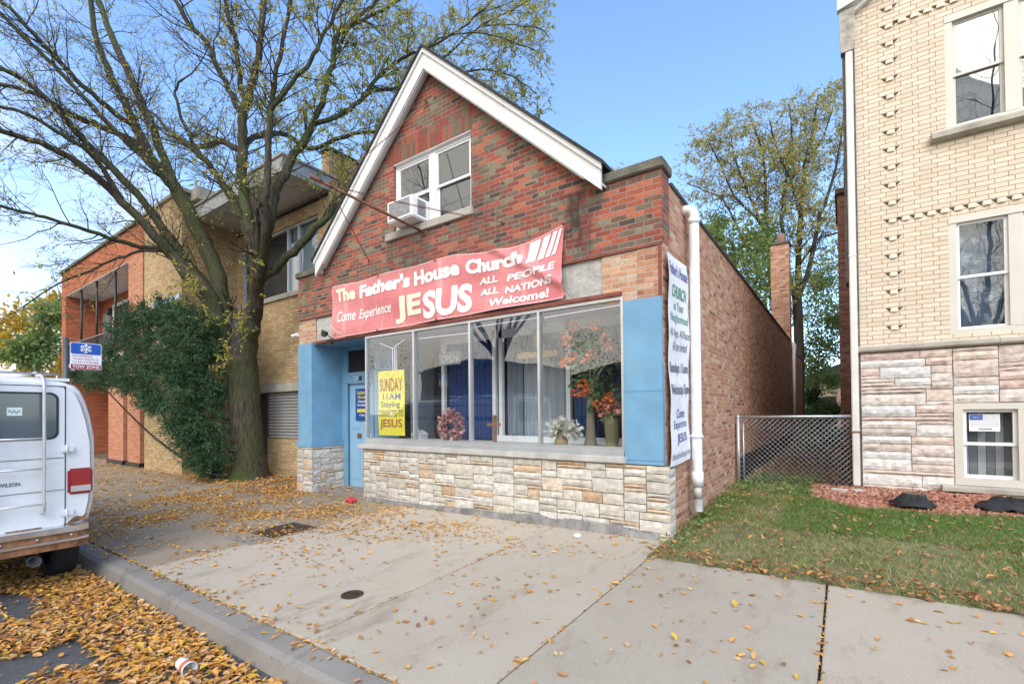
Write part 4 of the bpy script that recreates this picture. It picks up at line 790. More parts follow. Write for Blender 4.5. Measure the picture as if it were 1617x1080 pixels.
mb=MB(); ashlar(mb,1.93,bw0,-.02,2.385,lambda u,z,d:(u,RY-.03-d,z),.062,[1,1,2,2,2,3],(4,13),.05,21,tanmax=0,p2=.36,gap=.012)
ashlar(mb,bw0,bw1,bz1+.01,2.385,lambda u,z,d:(u,RY-.03-d,z),.062,[1,2,2,3,4],(5,15),.05,22,tanmax=0,p2=.36,gap=.012)
ashlar(mb,bw0,bw1,-.02,.19,lambda u,z,d:(u,RY-.03-d,z),.062,[1,2,2],(5,15),.05,23,tanmax=0,p2=.36,gap=.012)
ashlar(mb,bw1,8,-.02,2.385,lambda u,z,d:(u,RY-.03-d,z),.062,[1,2,2,3],(5,15),.05,24,tanmax=0,p2=.36,gap=.012)
mb.box(1.93,bw0,RY-.035,RY+.3,-.4,2.389,2); mb.box(bw0,bw1,RY-.035,RY+.3,bz1,2.389,2); mb.box(bw0,bw1,RY-.035,RY+.3,-.4,.20,2); mb.box(bw1,rx,RY-.035,RY+.3,-.4,2.389,2)
mb.build('stone_base',[M['lannon'],M['lannon_white'],M['mortar_tan']],rb)
mb=MB(); mb.box(1.901,rx,RY+.301,26,-.5,8.4); mb.build('side_wall',M['back_brick'],rb)
mb=MB(); mb.box(1.63,1.90,10.5,13,-.5,7.45); bay=mb.build('side_bay',M['back_brick'],rb)
mb=MB(); mb.box(1.58,1.90,10.4,13.1,7.451,7.58); mb.build('bay_cap',M['coping'],bay)
mb=MB(); mb.box(1.80,rx+.2,RY-.25,26,8.55,8.6); mb.build('roof',M['shingle'],rb)
mb=MB(); mb.prism([(1.70,8.16),(1.70,8.36),(3.6,9.45),(3.6,9.2),(1.95,8.22)],RY-.22,RY-.10); mb.prism([(1.86,8.2),(3.6,9.2),(3.6,9.12),(1.90,8.1)],RY-.098,RY-.005); mb.build('bargeboard',M['down_white'],rb)
# windows
for (z0,z1),zi in zip(Wz,(0,1)):
    mb=MB(); y=RY+.05
    mb.box(xa,xb,y-.06,RY+.2,z1-.10,z1); mb.box(xa,xa+.09,y-.05,RY+.2,z0,z1-.10); mb.box(xb-.09,xb,y-.05,RY+.2,z0,z1-.10); mb.box(xa+.09,xb-.09,y-.04,RY+.2,z0,z0+.07)
    for q in (3.70,4.62): mb.box(q,q+.15,y-.045,RY+.2,z0+.07,z1-.10)
    wo=mb.build('window',M['greige'],rb)
    for u0,u1 in ((xa+.09,3.70),(3.85,4.62),(4.77,xb-.09)):
        mid=z0+.07+(z1-z0-.17)*.49
        for a,b,yy,k in ((mid-.02,z1-.10,.085,0),(z0+.07,mid+.025,.125,1)):
            yy=RY+ .02+ (.03 if not k else .06); f=MB(); wq=.04
            f.box(u0,u1,yy,yy+.03,a,a+wq); f.box(u0,u1,yy,yy+.03,b-wq,b); f.box(u0,u0+wq,yy,yy+.03,a+wq,b-wq); f.box(u1-wq,u1,yy,yy+.03,a+wq,b-wq)
            f.build('sash',M['white_vinyl'] if zi==0 else M['greige'],wo); box_part('pane',M['glass_up'],wo,u0+wq,u1-wq,yy+.012,yy+.017,a+wq,b-wq)
        c=(.34,.34,.40) if zi else (.24,.27,.34)
        mb=MB(); n=30; mb.add([(u0+(u1-u0)*i/n,RY+.20+.012*math.sin(i*1.1),zz) for zz in ((mid if zi else z0+.1),z1-.1) for i in range(n+1)],[(i,i+1,n+2+i,n+1+i) for i in range(n)],0,True)
        t=MT('lace_curtain'); t.col(t.mix(t.rng(t.noise(5,4),.56,.64),c,(.66,.66,.68))); t.rough(.8); mb.build('lace',t.m,wo)
        if zi==1: box_part('screen',simple('dark_screen',(.022,.027,.036),.7,var=.6,scale=9,bump=0),wo,u0,u1,RY+.145,RY+.15,z0+.08,mid)
        if zi==0: box_part('shade',simple('blue_grey_shade',(.12,.15,.24),.8,bump=0),wo,u0,u1,RY+.26,RY+.27,z0+.1,mid+.02)
    box_part('window_backing',M['dark'],wo,xa,xb,RY+.305,RY+.31,z0,z1)
mb=MB(); pr=[(RY-.07,5.60),(RY-.13,5.63),(RY-.13,5.70),(RY-.10,5.735),(RY+.1,5.738),(RY+.1,5.60)]; mb.prism(pr,2.87,4.2,axis='x'); mb.prism(pr,4.205,5.8,axis='x'); mb.build('window_sill',M['limestone'],rb)
mb=MB(); pr=[(RY-.12,.20),(RY-.19,.22),(RY-.19,.28),(RY-.15,.305),(RY+.1,.31),(RY+.1,.20)]; mb.prism(pr,2.90,5.8,axis='x'); mb.build('basement_sill',M['limestone'],rb)
mb=MB(); y=RY-.05
mb.box(bw0,bw1,y-.02,RY+.2,bz1-.09,bz1); mb.box(bw0,bw0+.10,y-.02,RY+.2,bz0+.01,bz1-.09); mb.box(bw1-.1,bw1,y-.02,RY+.2,bz0+.01,bz1-.09); mb.box(bw0+.1,bw1-.1,y-.015,RY+.2,bz0+.01,bz0+.12)
for q in (3.74,4.70): mb.box(q,q+.12,y-.018,RY+.2,bz0+.12,bz1-.09)
wo=mb.build('basement_window',M['greige'],rb)
for u0,u1 in ((bw0+.10,3.74),(3.86,4.70),(4.82,bw1-.1)):
    mid=.93
    for a,b,yy in ((mid-.02,bz1-.09,RY-.01),(bz0+.12,mid+.025,RY+.025)):
        f=MB(); wq=.045; f.box(u0,u1,yy,yy+.03,a,a+wq); f.box(u0,u1,yy,yy+.03,b-wq,b); f.box(u0,u0+wq,yy,yy+.03,a+wq,b-wq); f.box(u1-wq,u1,yy,yy+.03,a+wq,b-wq)
        f.build('sash',M['white_vinyl'],wo); box_part('pane',M['glass'],wo,u0+wq,u1-wq,yy+.012,yy+.017,a+wq,b-wq)
    mb=MB()
    for i in range(6):
        c=u0+(u1-u0)*(i+.5)/6; mb.box(c-.045,c+.045,RY+.20,RY+.203,bz0+.1,bz1-.1,i%2)
    mb.build('vertical_blind',[simple('grey_blind_slat',(.42,.44,.46),.8,bump=0),simple('shaded_blind_slat',(.17,.18,.2),.8,bump=0)],wo)
box_part('window_backing',M['dark'],wo,bw0,bw1,RY+.29,RY+.299,bz0,bz1)
# white downpipe at the corner
dp=MB(); dp.bbox(1.80,1.90,RY-.16,RY-.06,.20,7.45,b=.012); dp.bbox(1.795,1.905,RY-.165,RY-.055,1.10,1.14,b=.008); dp.bbox(1.795,1.905,RY-.165,RY-.055,4.0,4.04,b=.008)
dpo=dp.build('downpipe',M['down_white'],rb)
mb=MB(); mb.box(1.76,1.80,RY-.08,RY+.3,3.6,8.1); mb.box(1.86,1.93,RY-.04,RY-.001,.2,8.1); mb.build('corner_flashing',simple('weathered_dark_board',(.12,.11,.10),.8,var=.4,scale=8),rb)
mb=MB(); mb.box(1.78,1.92,RY-.17,RY-.04,1.08,1.10); mb.box(1.79,1.91,RY-.168,RY-.05,.12,.20); mb.build('bracket',M['rust_metal'],dpo)
mb=MB(); mb.prism([(1.74,7.45),(1.92,7.45),(1.94,8.15),(1.72,8.15)],RY-.17,RY-.02); mb.build('hopper_head',simple('stained_hopper',(.35,.33,.28),.7,var=.4,scale=9,dirt=.7,dirtc=(.08,.06,.05)),dpo)
# flag notice behind the basement pane
fg=thing('flag_notice','small flag sign with blue canton and grey stripes behind the basement window pane','sign',(3.4,RY+.03,1.25))
fm=lambda a,b:(a,RY+.004-.0,b)
fy=RY-.004
mb=MB(); mb.box(3.235,3.565,fy,fy+.004,1.12,1.375); mb.build('sheet',flat('notice_white',(.78,.79,.80)),fg)
mb=MB(); mb.box(3.24,3.385,fy-.002,fy-.0005,1.285,1.372); mb.build('canton',flat('notice_blue',(.07,.13,.42)),fg)
mb=MB()
for i in range(7): z=1.36-.026*i; mb.box(3.39 if z>1.28 else 3.245,3.555,fy-.002,fy-.0005,z-.005,z+.001)
mb.build('stripes',flat('notice_grey',(.25,.27,.36)),fg)
mb=MB(); mb.tube([(3.33+.15*i/30,fy-.003,1.155+.012*math.sin(i*1.7)*(1 if i%5 else 1.8)) for i in range(31)],.0022,4); mb.build('script',M['black'],fg)
mb=MB(); mb.tube([(3.28+.06*i/14,fy-.003,1.325+.014*math.sin(i*1.3)) for i in range(15)],.002,4); mb.build('script',WHT,fg)
# ------------------------------------------------------------------ chain link fence
fe=thing('chain_link_fence','low galvanised chain link fence closing the gap between the church and the cream house','fence',(.9,4.25,.1))
FZ0,FZ1=.02,1.33
for x in (.06,): 
    mb=MB(); mb.tube([(x,4.25,-.1),(x,4.25,1.34)],.03,12); mb.lathe((x,4.25,1.34),[(.034,0),(.03,.03),(0,.04)],12); mb.build('post',M['galv'],fe)
mb=MB(); mb.tube([(.15,4.25,-.05),(.15,4.25,1.22)],.012,8); mb.build('tension_bar',M['galv'],fe)
mb=MB(); mb.tube([(.06,4.25,1.34),(1.84,4.25,1.35)],.024,12); mb.build('top_rail',M['galv'],fe)
mb=MB()
st=.086; X0,X1=.08,1.84; hgt=FZ1-FZ0; k=-int(hgt/st)
n0=int((X1-X0+hgt)/st)+1
for i in range(n0):
    for sg in (1,-1):
        c=X0-hgt+i*st if sg>0 else X0+i*st
        pts=[]
        for j in range(2):
            z=FZ0 if j==0 else FZ1; x=c+(z-FZ0) if sg>0 else c-(z-FZ0)
            pts.append([x,z])
        (xa_,za),(xb_,zb)=pts
        def clip(x,z,x2,z2):
            if x<X0: t=(X0-x)/(x2-x); return X0,z+(z2-z)*t
            if x>X1: t=(x-X1)/(x-x2); return X1,z+(z2-z)*t
            return x,z
        if max(xa_,xb_)<=X0 or min(xa_,xb_)>=X1: continue
        A=clip(xa_,za,xb_,zb); B=clip(xb_,zb,xa_,za)
        mb.tube([(A[0],4.25+.003*sg,A[1]),(B[0],4.25+.003*sg,B[1])],.0031,4)
mb.build('mesh',M['galv'],fe)
# ------------------------------------------------------------------ trees
def smooth(pts,sub=4):
    pts=[np.array(p,float) for p in pts]; P=[2*pts[0]-pts[1]]+pts+[2*pts[-1]-pts[-2]]; o=[]
    for i in range(1,len(P)-2):
        a,b,c,d=P[i-1:i+3]
        for k in range(sub):
            t=k/sub; o.append(.5*((2*b)+(-a+c)*t+(2*a-5*b+4*c-d)*t*t+(-a+3*b-3*c+d)*t**3))
    o.append(P[-2]); return o
class Leaves:
    def __init__(s): s.p=[];s.s=[];s.d=[]
    def add(s,p,size,d): s.p.append(p); s.s.append(size); s.d.append(d)
    def mb(s,rng,wide=.42,rand=1.0,fold=.25):
        n=len(s.p); P=np.array(s.p); S=np.array(s.s)[:,None]; D=np.array(s.d,float)+rng.normal(0,.5*rand,(n,3)); D/=np.linalg.norm(D,axis=1)[:,None]+1e-9
        A=np.cross(D,rng.normal(0,1,(n,3))); A/=np.linalg.norm(A,axis=1)[:,None]+1e-9; U=np.cross(D,A)
        v=np.stack([P,P+D*S*.3+A*S*wide*.5+U*S*fold*.3,P+D*S*.68+A*S*wide*.4+U*S*fold*.3,P+D*S,P+D*S*.68-A*S*wide*.4+U*S*fold*.3,P+D*S*.3-A*S*wide*.5+U*S*fold*.3],1).reshape(-1,3)
        m=MB(); m.v=v.tolist(); b=np.arange(n)*6
        f=np.concatenate([np.stack([b,b+1,b+2,b+3],1),np.stack([b,b+3,b+4,b+5],1)]); m.f=f.tolist(); m.m=[0]*len(m.f); m.sm=[False]*len(m.f); return m
def rot_about(d,ang,az,rng):
    a=np.cross(d,[.31,.62,.72]); a/=np.linalg.norm(a)+1e-9; b=np.cross(d,a); s=a*math.cos(az)+b*math.sin(az)
    return d*math.cos(ang)+s*math.sin(ang)
def sprout(mb,lv,rng,p,d,length,r,level,leafp,lsize,up=.15,droop=0,keep=None,nleaf=5,kink=.16):
    "one branch with its own side branches"
    n=max(3,int(length/.22)) if level<2 else 4; n=min(n,9); pts=[np.array(p,float)]; dirs=[]; q=np.array(p,float); dd=np.array(d,float)
    for i in range(n):
        dd=dd+rng.normal(0,kink,3)+np.array([0,0,up-droop*(i/n)])*.5*length/n; dd/=np.linalg.norm(dd); q=q+dd*length/n; pts.append(q); dirs.append(dd)
    if keep is not None and not keep(pts[-1]): return
    mb.tube(pts,[max(.0028,r*(1-.8*i/n)) for i in range(n+1)],5 if level==0 else 3,cap=False)
    if level<2:
        k=int(rng.integers(4,7)) if level==0 else int(rng.integers(3,6))
        for j in range(k):
            t=rng.uniform(.2,1); i=min(n-1,int(t*n)); sprout(mb,lv,rng,pts[i]+(pts[i+1]-pts[i])*(t*n-i),rot_about(dirs[i],rng.uniform(.4,1.0),rng.uniform(0,6.28),rng),length*rng.uniform(.3,.6),r*.5*(1-.5*t),level+1,leafp,lsize,up,droop,keep,nleaf,kink)
    if lv is not None and level>=1:
        lp=leafp(pts[-1]) if callable(leafp) else leafp
        for j in range(int(rng.poisson(nleaf*lp))):
            t=rng.uniform(.15,1)*n; i=min(n-1,int(t)); pp=pts[i]+(pts[i+1]-pts[i])*(t-i); lv.add(pp,lsize*rng.uniform(.6,1.2),dirs[i]*.4+np.array([0,0,-.6])+rng.normal(0,.4,3))
def limb_tree(root,limbs,bark_m,twig_m,leaf_m,seed,leafp,lsize,spawn,keep=None,trunkname='trunk',sides=10,nleaf=5,up=.15,droop=0,lenr=(.7,2.0),wide=.42,ridge=.06):
    rng=np.random.default_rng(seed); tw=MB(); lv=Leaves()
    for k,(pts,rad) in enumerate(limbs):
        q=smooth(pts); R=np.interp(np.linspace(0,1,len(q)),np.linspace(0,1,len(rad)),rad)
        for i in range(1,len(q)-1): q[i]=q[i]+rng.normal(0,(.012+R[i]*.05)*(.25 if k==0 else 1),3)
        m=MB(); m.tube(q,[r*(1+rng.uniform(-.04,.04)*(.2 if k==0 else 1)) for r in R],sides if R[0]>.06 else 6)
        if R[0]>.12:    # fluted bark
            V=np.array(m.v); n=sides
            for i in range(len(q)):
                for j in range(n):
                    V[i*n+j]+=(V[i*n+j]-q[i])*ridge*mnoise.noise(Vector((j*1.3,i*.25,k*3.)))
            m.v=V.tolist()
        m.build(trunkname if k==0 else 'limb',bark_m,root)
        L_=np.cumsum([0]+[np.linalg.norm(q[i+1]-q[i]) for i in range(len(q)-1)])
        ns=int(spawn*L_[-1]) if k>0 else 0
        for s in range(ns):
            t=rng.uniform(.22,1)*L_[-1]; i=min(len(q)-2,int(np.searchsorted(L_,t)-1)); d=(q[i+1]-q[i])/np.linalg.norm(q[i+1]-q[i]); p=q[i]
            if R[i]>.16: continue
            sprout(tw,lv,rng,p,rot_about(d,rng.uniform(.4,1.05),rng.uniform(0,6.28),rng),rng.uniform(*lenr)*(1.0 if t<L_[-1]*.9 else .8),min(.016,max(.005,R[i]*.35)),0,leafp,lsize,up,droop,keep,nleaf)
        sprout(tw,lv,rng,q[-1],(q[-1]-q[-2])/np.linalg.norm(q[-1]-q[-2]),lenr[1]*.8,max(.006,R[-1]*.8),0,leafp,lsize,up,droop,keep,nleaf)
    tw.build('twigs',twig_m,root,uv=False)
    if lv.p: lv.mb(rng,wide=wide).build('crown',leaf_m,root,uv=False)
    return lv
def PX(*a):
    "limb from (px,py,depth,width px)"
    pts=[dep(x,y,d) for x,y,d,w in a]; rad=[w*LW*d/FPX/2 for x,y,d,w in a]; return pts,rad
LW=.76
elm=thing('elm_tree','big moss streaked elm with spreading limbs and thin yellow leaves beside the blue pier','tree',(-10.3,.3,-.1))
E_=[PX((395,758,11.6,98),(394,740,11.6,80),(391,700,11.6,72),(388,650,11.6,68),(384,600,11.6,68),(380,565,11.6,70)),
 PX((383,600,11.6,40),(362,548,11.6,44),(345,510,11.5,43),(324,463,11.4,40),(296,432,11.3,34),(270,400,11.2,28),(238,366,11,22),(194,319,10.7,19),(150,278,10.4,17),(92,238,10,14),(46,222,9.7,13),(-40,196,9.2,11)),
 PX((352,520,11.5,26),(325,455,11.6,27),(285,400,11.5,22),(250,352,11.4,19),(215,305,11.2,17),(140,228,10.8,15),(83,164,10.4,13),(28,122,10,11),(-40,90,9.6,9)),
 PX((362,548,11.6,36),(352,490,11.7,38),(337,420,11.8,36),(315,370,11.9,34),(287,314,12,31),(260,277,12.1,27),(236,245,12.1,23),(215,203,12,20),(197,162,12,17),(170,110,11.9,14),(150,52,11.8,12),(140,-20,11.7,10)),
 PX((236,245,12.1,17),(204,220,12.2,15),(160,200,12.2,13),(110,180,12,12),(60,150,11.8,10),(0,134,11.6,9),(-50,128,11.4,8)),
 PX((215,203,12,13),(170,170,11.6,12),(120,125,11.2,11),(80,82,10.9,10),(28,28,10.5,9),(-20,-20,10.2,8)),
 PX((280,305,12,18),(245,210,12.5,18),(222,160,12.7,18),(200,108,12.8,16),(175,55,12.9,14),(150,-10,13,12)),
 PX((287,314,12,14),(240,262,11.6,13),(190,215,11.3,12),(130,150,11,10),(70,90,10.7,9),(10,30,10.4,8),(-30,-10,10.2,7)),
 PX((259,392,11.2,12),(235,392,11,11),(199,384,10.7,10),(139,365,10.2,9),(83,347,9.8,8),(37,335,9.5,7),(-30,318,9.1,6)),
 PX((262,398,11.2,7),(228,396,10.9,7),(185,408,10.5,6),(140,428,10.1,5),(90,450,9.7,4),(40,482,9.4,3)),
 PX((194,319,10.7,12),(150,250,10.2,11),(100,215,9.8,9),(40,180,9.4,8),(-30,160,9,7)),
 # right fork
 PX((384,600,11.6,44),(395,545,11.6,40),(402,498,11.6,37),(406,455,11.6,34),(412,425,11.6,30)),
 PX((408,450,11.6,26),(402,410,11.7,26),(397,375,11.8,25),(391,345,11.8,24),(386,310,11.9,23),(381,270,11.9,24),(383,220,12,22),(385,175,12,20),(392,155,12,18),(404,110,12.1,16),(412,60,12.1,14),(418,-10,12.2,13)),
 PX((397,390,11.8,20),(384,351,11.9,19),(362,308,12,17),(342,277,12.1,16),(325,255,12.2,13),(290,225,12.3,11),(259,199,12.4,9)),
 PX((335,268,12.1,10),(312,240,12,9),(298,210,11.9,8),(280,165,11.8,7),(276,140,11.8,6),(290,125,11.7,5)),
 PX((384,190,12,14),(366,150,12,13),(345,110,11.9,12),(330,75,11.9,11),(300,40,11.8,10),(268,-10,11.7,9)),
 PX((386,170,12,13),(378,120,12.2,12),(372,70,12.3,11),(360,20,12.3,10),(352,-20,12.3,9)),
 PX((414,440,11.6,24),(418,400,11.4,20),(419,359,11.3,18),(421,303,11.2,17),(423,250,11.2,15),(426,200,11.2,14),(429,160,11.2,12),(438,110,11.2,10),(450,50,11.2,8),(462,-10,11.2,7)),
 PX((426,180,11.2,10),(460,130,11.2,10),(490,95,11.2,9),(508,60,11.2,8),(530,20,11.2,7),(545,-20,11.2,6)),
 PX((418,400,11.5,19),(427,348,11.6,20),(436,303,11.7,20),(450,275,11.8,19),(463,245,11.9,18),(481,222,12,17),(495,196,12.1,15),(512,150,12.2,13),(524,100,12.3,12),(530,60,12.3,10),(548,42,12.4,9),(600,20,12.6,8),(640,-8,12.8,7)),
 PX((495,197,12.1,12),(520,190,12.1,11),(537,182,12.1,11),(552,172,12.1,11),(567,160,12.1,10),(580,145,12.1,10),(593,126,12.1,9),(634,92,12.1,8),(671,78,12,7),(719,52,11.9,6),(757,22,11.8,5),(785,-10,11.7,4)),
 PX((524,100,12.3,8),(548,50,12.2,7),(580,15,12.1,6),(610,-15,12,5)),
 PX((582,142,12.1,9),(612,142,12.6,8),(660,120,12.9,6),(715,80,13,6),(760,40,13,5),(820,10,13,4),(850,-8,13,3)),
 PX((671,78,12,5),(700,60,12.2,4),(745,52,12.4,4),(790,60,12.6,3),(845,80,12.8,3)),
 PX((655,122,12.9,5),(715,118,13.2,5),(770,110,13.4,4),(820,128,13.6,3),(848,150,13.7,2)),
 PX((690,112,13.1,4),(735,140,13.4,4),(785,158,13.7,3),(830,172,13.9,2)),
 PX((760,40,13,4),(800,40,13,3),(850,45,13,3),(868,60,13,2)),
 PX((412,425,11.6,26),(427,431,11.6,22),(447,412,11.7,20),(480,381,11.9,19),(516,342,12.2,17),(547,306,12.5,16),(575,262,12.8,13),(598,220,13,11),(625,180,13.2,9),(655,130,13.4,8)),
 PX((383,225,10.5,12),(420,212,11.4,11),(450,212,12.8,10),(490,235,13.6,9),(545,215,14,8),(600,205,14.2,6),(640,190,14.4,5)),
 PX((383,240,10.5,13),(352,225,11.6,12),(320,232,13.4,10),(280,220,13.8,8)),
]
def lean(L,k):
    pts,rad=L; o=[]
    for q in pts:
        d=(q-CAM)@CF; y=PCY-FPX*((q-CAM)@CU)/d; x=PW/2+FPX*((q-CAM)@CR)/d
        t=min(1,max(0,(585-y)/260)) if True else 0; t=t*t*(3-2*t); amt=(1.5+min(.5,max(0,(x-390)/110)))*t*(1 if x<520 else max(.45,1-(x-520)/200)); o.append(q+(q-CAM)/d*(-amt))
    return o,[r*.74 for r in rad]
E_=[(E_[0][0],[r*.88 for r in E_[0][1]])]+[(p,[r*.86 for r in rd]) for p,rd in E_[1:11]]+[lean(L,0) for L in E_[11:-2]]+E_[-2:]
def elm_keep(p):
    d=(p-CAM)@CF
    if d<1: return False
    x=PW/2+FPX*((p-CAM)@CR)/d; y=PCY-FPX*((p-CAM)@CU)/d
    return x<878 and (y<330 or x<420) and not (p[0]>-7.9 and p[2]<8.2-abs(p[0]+3.7)*.9 and p[1]>-.6) and y<560
def elm_leaf(p):
    d=(p-CAM)@CF; x=PW/2+FPX*((p-CAM)@CR)/d; return float(np.interp(x,[0,250,380,450,520,900],[.13,.16,.3,.45,.9,1.25]))
limb_tree(elm,E_,M['bark'],M['twig'],M['leaf_y'],5,elm_leaf,.072,5.0,elm_keep,sides=14,nleaf=4.2,up=.2,lenr=(.5,1.7))
# small shoots on the trunk
rng=np.random.default_rng(3); tw=MB(); lv=Leaves()
for x,y,d in ((330,455,11.1),(350,500,11.1),(405,500,11.2),(372,560,11.1),(410,520,11.2),(320,440,11.0)):
    for k in range(5): sprout(tw,lv,rng,dep(x,y,d),np.array([rng.uniform(-.6,.6),-.8,rng.uniform(-.5,.4)]),rng.uniform(.4,.8),.006,1,.8,.09,0,.5)
tw.build('shoots',simple('grey_shoot',(.22,.20,.18),.9,bump=0),elm,uv=False); lv.mb(rng).build('shoot_leaves',M['leaf_y'],elm,uv=False)
# tree behind the church
LW=.62
bt=thing('backyard_tree','tall feathery olive leaved tree rising behind the church chimney','tree',(-.5,27,0))
def B(*a): return PX(*[(x,y,d,w) for x,y,d,w in a])
B_=[B((1262,690,25,24),(1262,600,25,23),(1261,520,25,22),(1258,455,25,21)),
 B((1258,470,25,15),(1262,400,25,13),(1264,340,25,11),(1272,260,25,9),(1285,200,25,6),(1292,150,25,4)),
 B((1259,480,25,13),(1278,420,24.5,11),(1293,350,24.2,9),(1310,300,24,7),(1325,240,24,5),(1332,180,24,3)),
 B((1256,480,25,10),(1238,380,25.5,9),(1236,320,25.7,8),(1246,250,25.8,6),(1250,200,25.8,4),(1245,165,25.8,3)),
 B((1222,420,26,9),(1212,370,26,9),(1208,310,26,8),(1206,250,26,6),(1190,200,26,4),(1180,180,26,3)),
 B((1214,372,26,8),(1190,340,26.2,7),(1160,310,26.4,5),(1140,265,26.6,4),(1120,225,26.8,3)),
 B((1176,390,26,5),(1160,350,26.2,5),(1140,315,26.4,4),(1110,300,26.6,3),(1085,290,26.8,2)),
 B((1200,350,26,6),(1180,300,26,5),(1160,250,26,4),(1155,220,26,3)),
 B((1264,350,25,7),(1250,290,24.6,5),(1225,230,24.4,4),(1215,190,24.2,3)),
 B((1272,265,25,6),(1300,215,25,4),(1315,170,25,3)),
 B((1262,420,25,7),(1290,380,24,6),(1315,370,24,5),(1340,365,24,4)),
 B((1257,610,25,9),(1236,560,25.5,8),(1218,470,26,8),(1214,400,26,8))]
def px_of(p):
    d=(p-CAM)@CF; return PW/2+FPX*((p-CAM)@CR)/d, PCY-FPX*((p-CAM)@CU)/d
def bt_keep(p):
    x,y=px_of(p); return 1058<x and y>118+max(0,1290-x)*.42-max(0,1190-x)*.08+26*mnoise.noise(Vector((x*.035,y*.02,1.7)))+14*mnoise.noise(Vector((x*.11,2.2,y*.05))) and p[1]>20
limb_tree(bt,B_,M['bark_far'],M['bark_far'],M['leaf_far'],8,1.0,.17,3.2,bt_keep,sides=8,nleaf=5.2,up=.1,droop=.5,lenr=(1.4,4.4),wide=.36)
# greener trees lower behind the chimney and along the alley
def bushy(name,label,cat,loc,clusters,mat,seed,n,size,stems,barkm,group=None,wide=.5):
    t=thing(name,label,cat,loc,group); rng=np.random.default_rng(seed); lv=Leaves()
    tot=sum(c[3] for c in clusters)
    for x,y,z,r,*sq in clusters:
        k=int(n*r/tot); sx,sy,sz=sq if sq else (1,1,.8)
        # sub clumps so that the outline is broken
        m=max(4,int(14*r)); cc=[]
        for i in range(m):
            d=rng.normal(0,1,3); d/=np.linalg.norm(d); cc.append(np.array([x,y,z])+d*np.array([sx,sy,sz])*r*rng.uniform(.35,.95))
        for i in range(k):
            c=cc[rng.integers(0,m)]; p=c+rng.normal(0,r*.20,3); lv.add(p,size*rng.uniform(.6,1.3),(p-np.array([x,y,z]))/r+rng.normal(0,.3,3)+np.array([0,0,-.1]))
    lv.mb(rng,wide=wide).build('crown',mat,t,uv=False)
    mb=MB()
    for pts,r in stems: mb.tube(smooth(pts,3),list(np.linspace(r,r*.35,len(smooth(pts,3)))),7)
    mb.build('trunk',barkm,t); return t
bushy('leafy_tree','dense green tree filling the gap between the church chimney and the yard','tree',(-3,22,0),[(*at(1180,420,1,22),1.7),(*at(1150,385,1,22),1.3),(*at(1205,380,1,23),1.4),(*at(1125,355,1,23),.9),(*at(1200,460,1,22),1.5)],M['leaf_green'],31,6500,.20,[([(-3,22,0),(-3.0,22,4),at(1180,440,1,22)],.16),([(-3.0,22,5),at(1160,400,1,22),at(1140,370,1,22)],.09)],M['bark_far'])
bushy('leafy_tree','tree with only its sparse top showing above the church coping','tree',(-6,30,0),[(*dep(985,272,34),1.0),(*dep(960,280,34),.8),(*dep(1008,276,34),.7)],M['leaf_far'],36,420,.16,[([dep(990,600,34),dep(988,400,34),dep(985,265,34)],.09),([dep(988,330,34),dep(965,290,34),dep(950,262,34)],.04),([dep(988,330,34),dep(1003,285,34),dep(1015,252,34)],.04)],M['bark_far'])
bushy('yard_shrub','tall leafy shrub growing in the alley behind the fence','shrub',(-.2,19.5,0),[(*at(1290,600,1,27),1.3),(*at(1285,550,1,27.5),1.3),(*at(1300,500,1,28),1.5),(*at(1295,640,1,26.5),.7),(*at(1310,440,1,29),1.5)],M['leaf_green'],32,10000,.17,[([(0.6,27,0),at(1290,600,1,27),at(1298,520,1,27.5)],.08)],M['bark_far'])
bushy('yard_shrub','loose green shrub against the church side wall beyond the alley fence','shrub',(.7,12,0),[(.75,12,.5,.45),(1.1,14.5,.7,.55),(.8,17,.9,.6),(1.2,17.5,1.5,.5)],M['leaf_green'],37,3800,.10,[([(.75,12,0),(.8,12,.4)],.02),([(.9,16,0),(.9,16.4,1.2)],.03)],M['bark_far'])
bushy('yard_shrub','low dark shrub at the far end of the alley beside the back house','shrub',(1.0,24,0),[(*at(1278,655,1,26),.6),(*at(1288,630,1,26),.6)],M['yew'],33,2500,.14,[([(.4,26,0),at(1280,650,1,26)],.05)],M['bark_far'])
bushy('golden_tree','small golden leaved tree beyond the parked van','tree',(-40,8,0),[(*at(60,525,0,-42),2.0),(*at(85,580,0,-42),2.0),(*at(15,545,0,-44),1.6),(*at(90,490,0,-42),1.3)],M['leaf_gold'],34,4500,.32,[([(-41,6,0),at(60,600,0,-42),at(60,530,0,-42)],.2)],M['bark_far'])
bushy('leafy_tree','green leaved tree standing left of the orange brick house','tree',(-36,3,0),[(*at(60,545,0,-38),1.4),(*at(85,500,0,-37),1.2),(*at(40,560,0,-38),.9)],M['leaf_green'],35,2500,.30,[([(-38,4,0),at(60,600,0,-38),at(65,540,0,-38)],.15)],M['bark_far'])
# evergreen in front of the yellow wing
cl=[]
for px,py,y,r in ((345,705,-.05,.55),(330,660,-.2,.62),(300,620,-.4,.75),(330,590,-.1,.6),(270,590,-.55,.8),(300,550,-.4,.8),(240,570,-.7,.72),(215,600,-.85,.55),(185,590,-1.0,.55),(155,600,-1.15,.42),(130,592,-1.25,.30),(215,545,-.8,.7),(250,525,-.6,.7),(230,500,-.7,.5),(285,505,-.5,.65),(320,530,-.2,.6),(345,560,.1,.5),(300,655,-.35,.5),(352,620,.1,.45),(205,515,-.8,.42),(262,490,-.6,.4),(180,560,-.95,.4),(318,690,-.2,.45),(235,620,-.75,.45),(345,735,0,.4),(310,500,-.3,.4),(285,672,-.5,.38),(255,640,-.7,.36),(325,728,-.15,.34),(305,700,-.3,.34)):
    p=at(px-(14 if px>325 else 4),py,1,y-.45); cl.append((*p,r*.80))
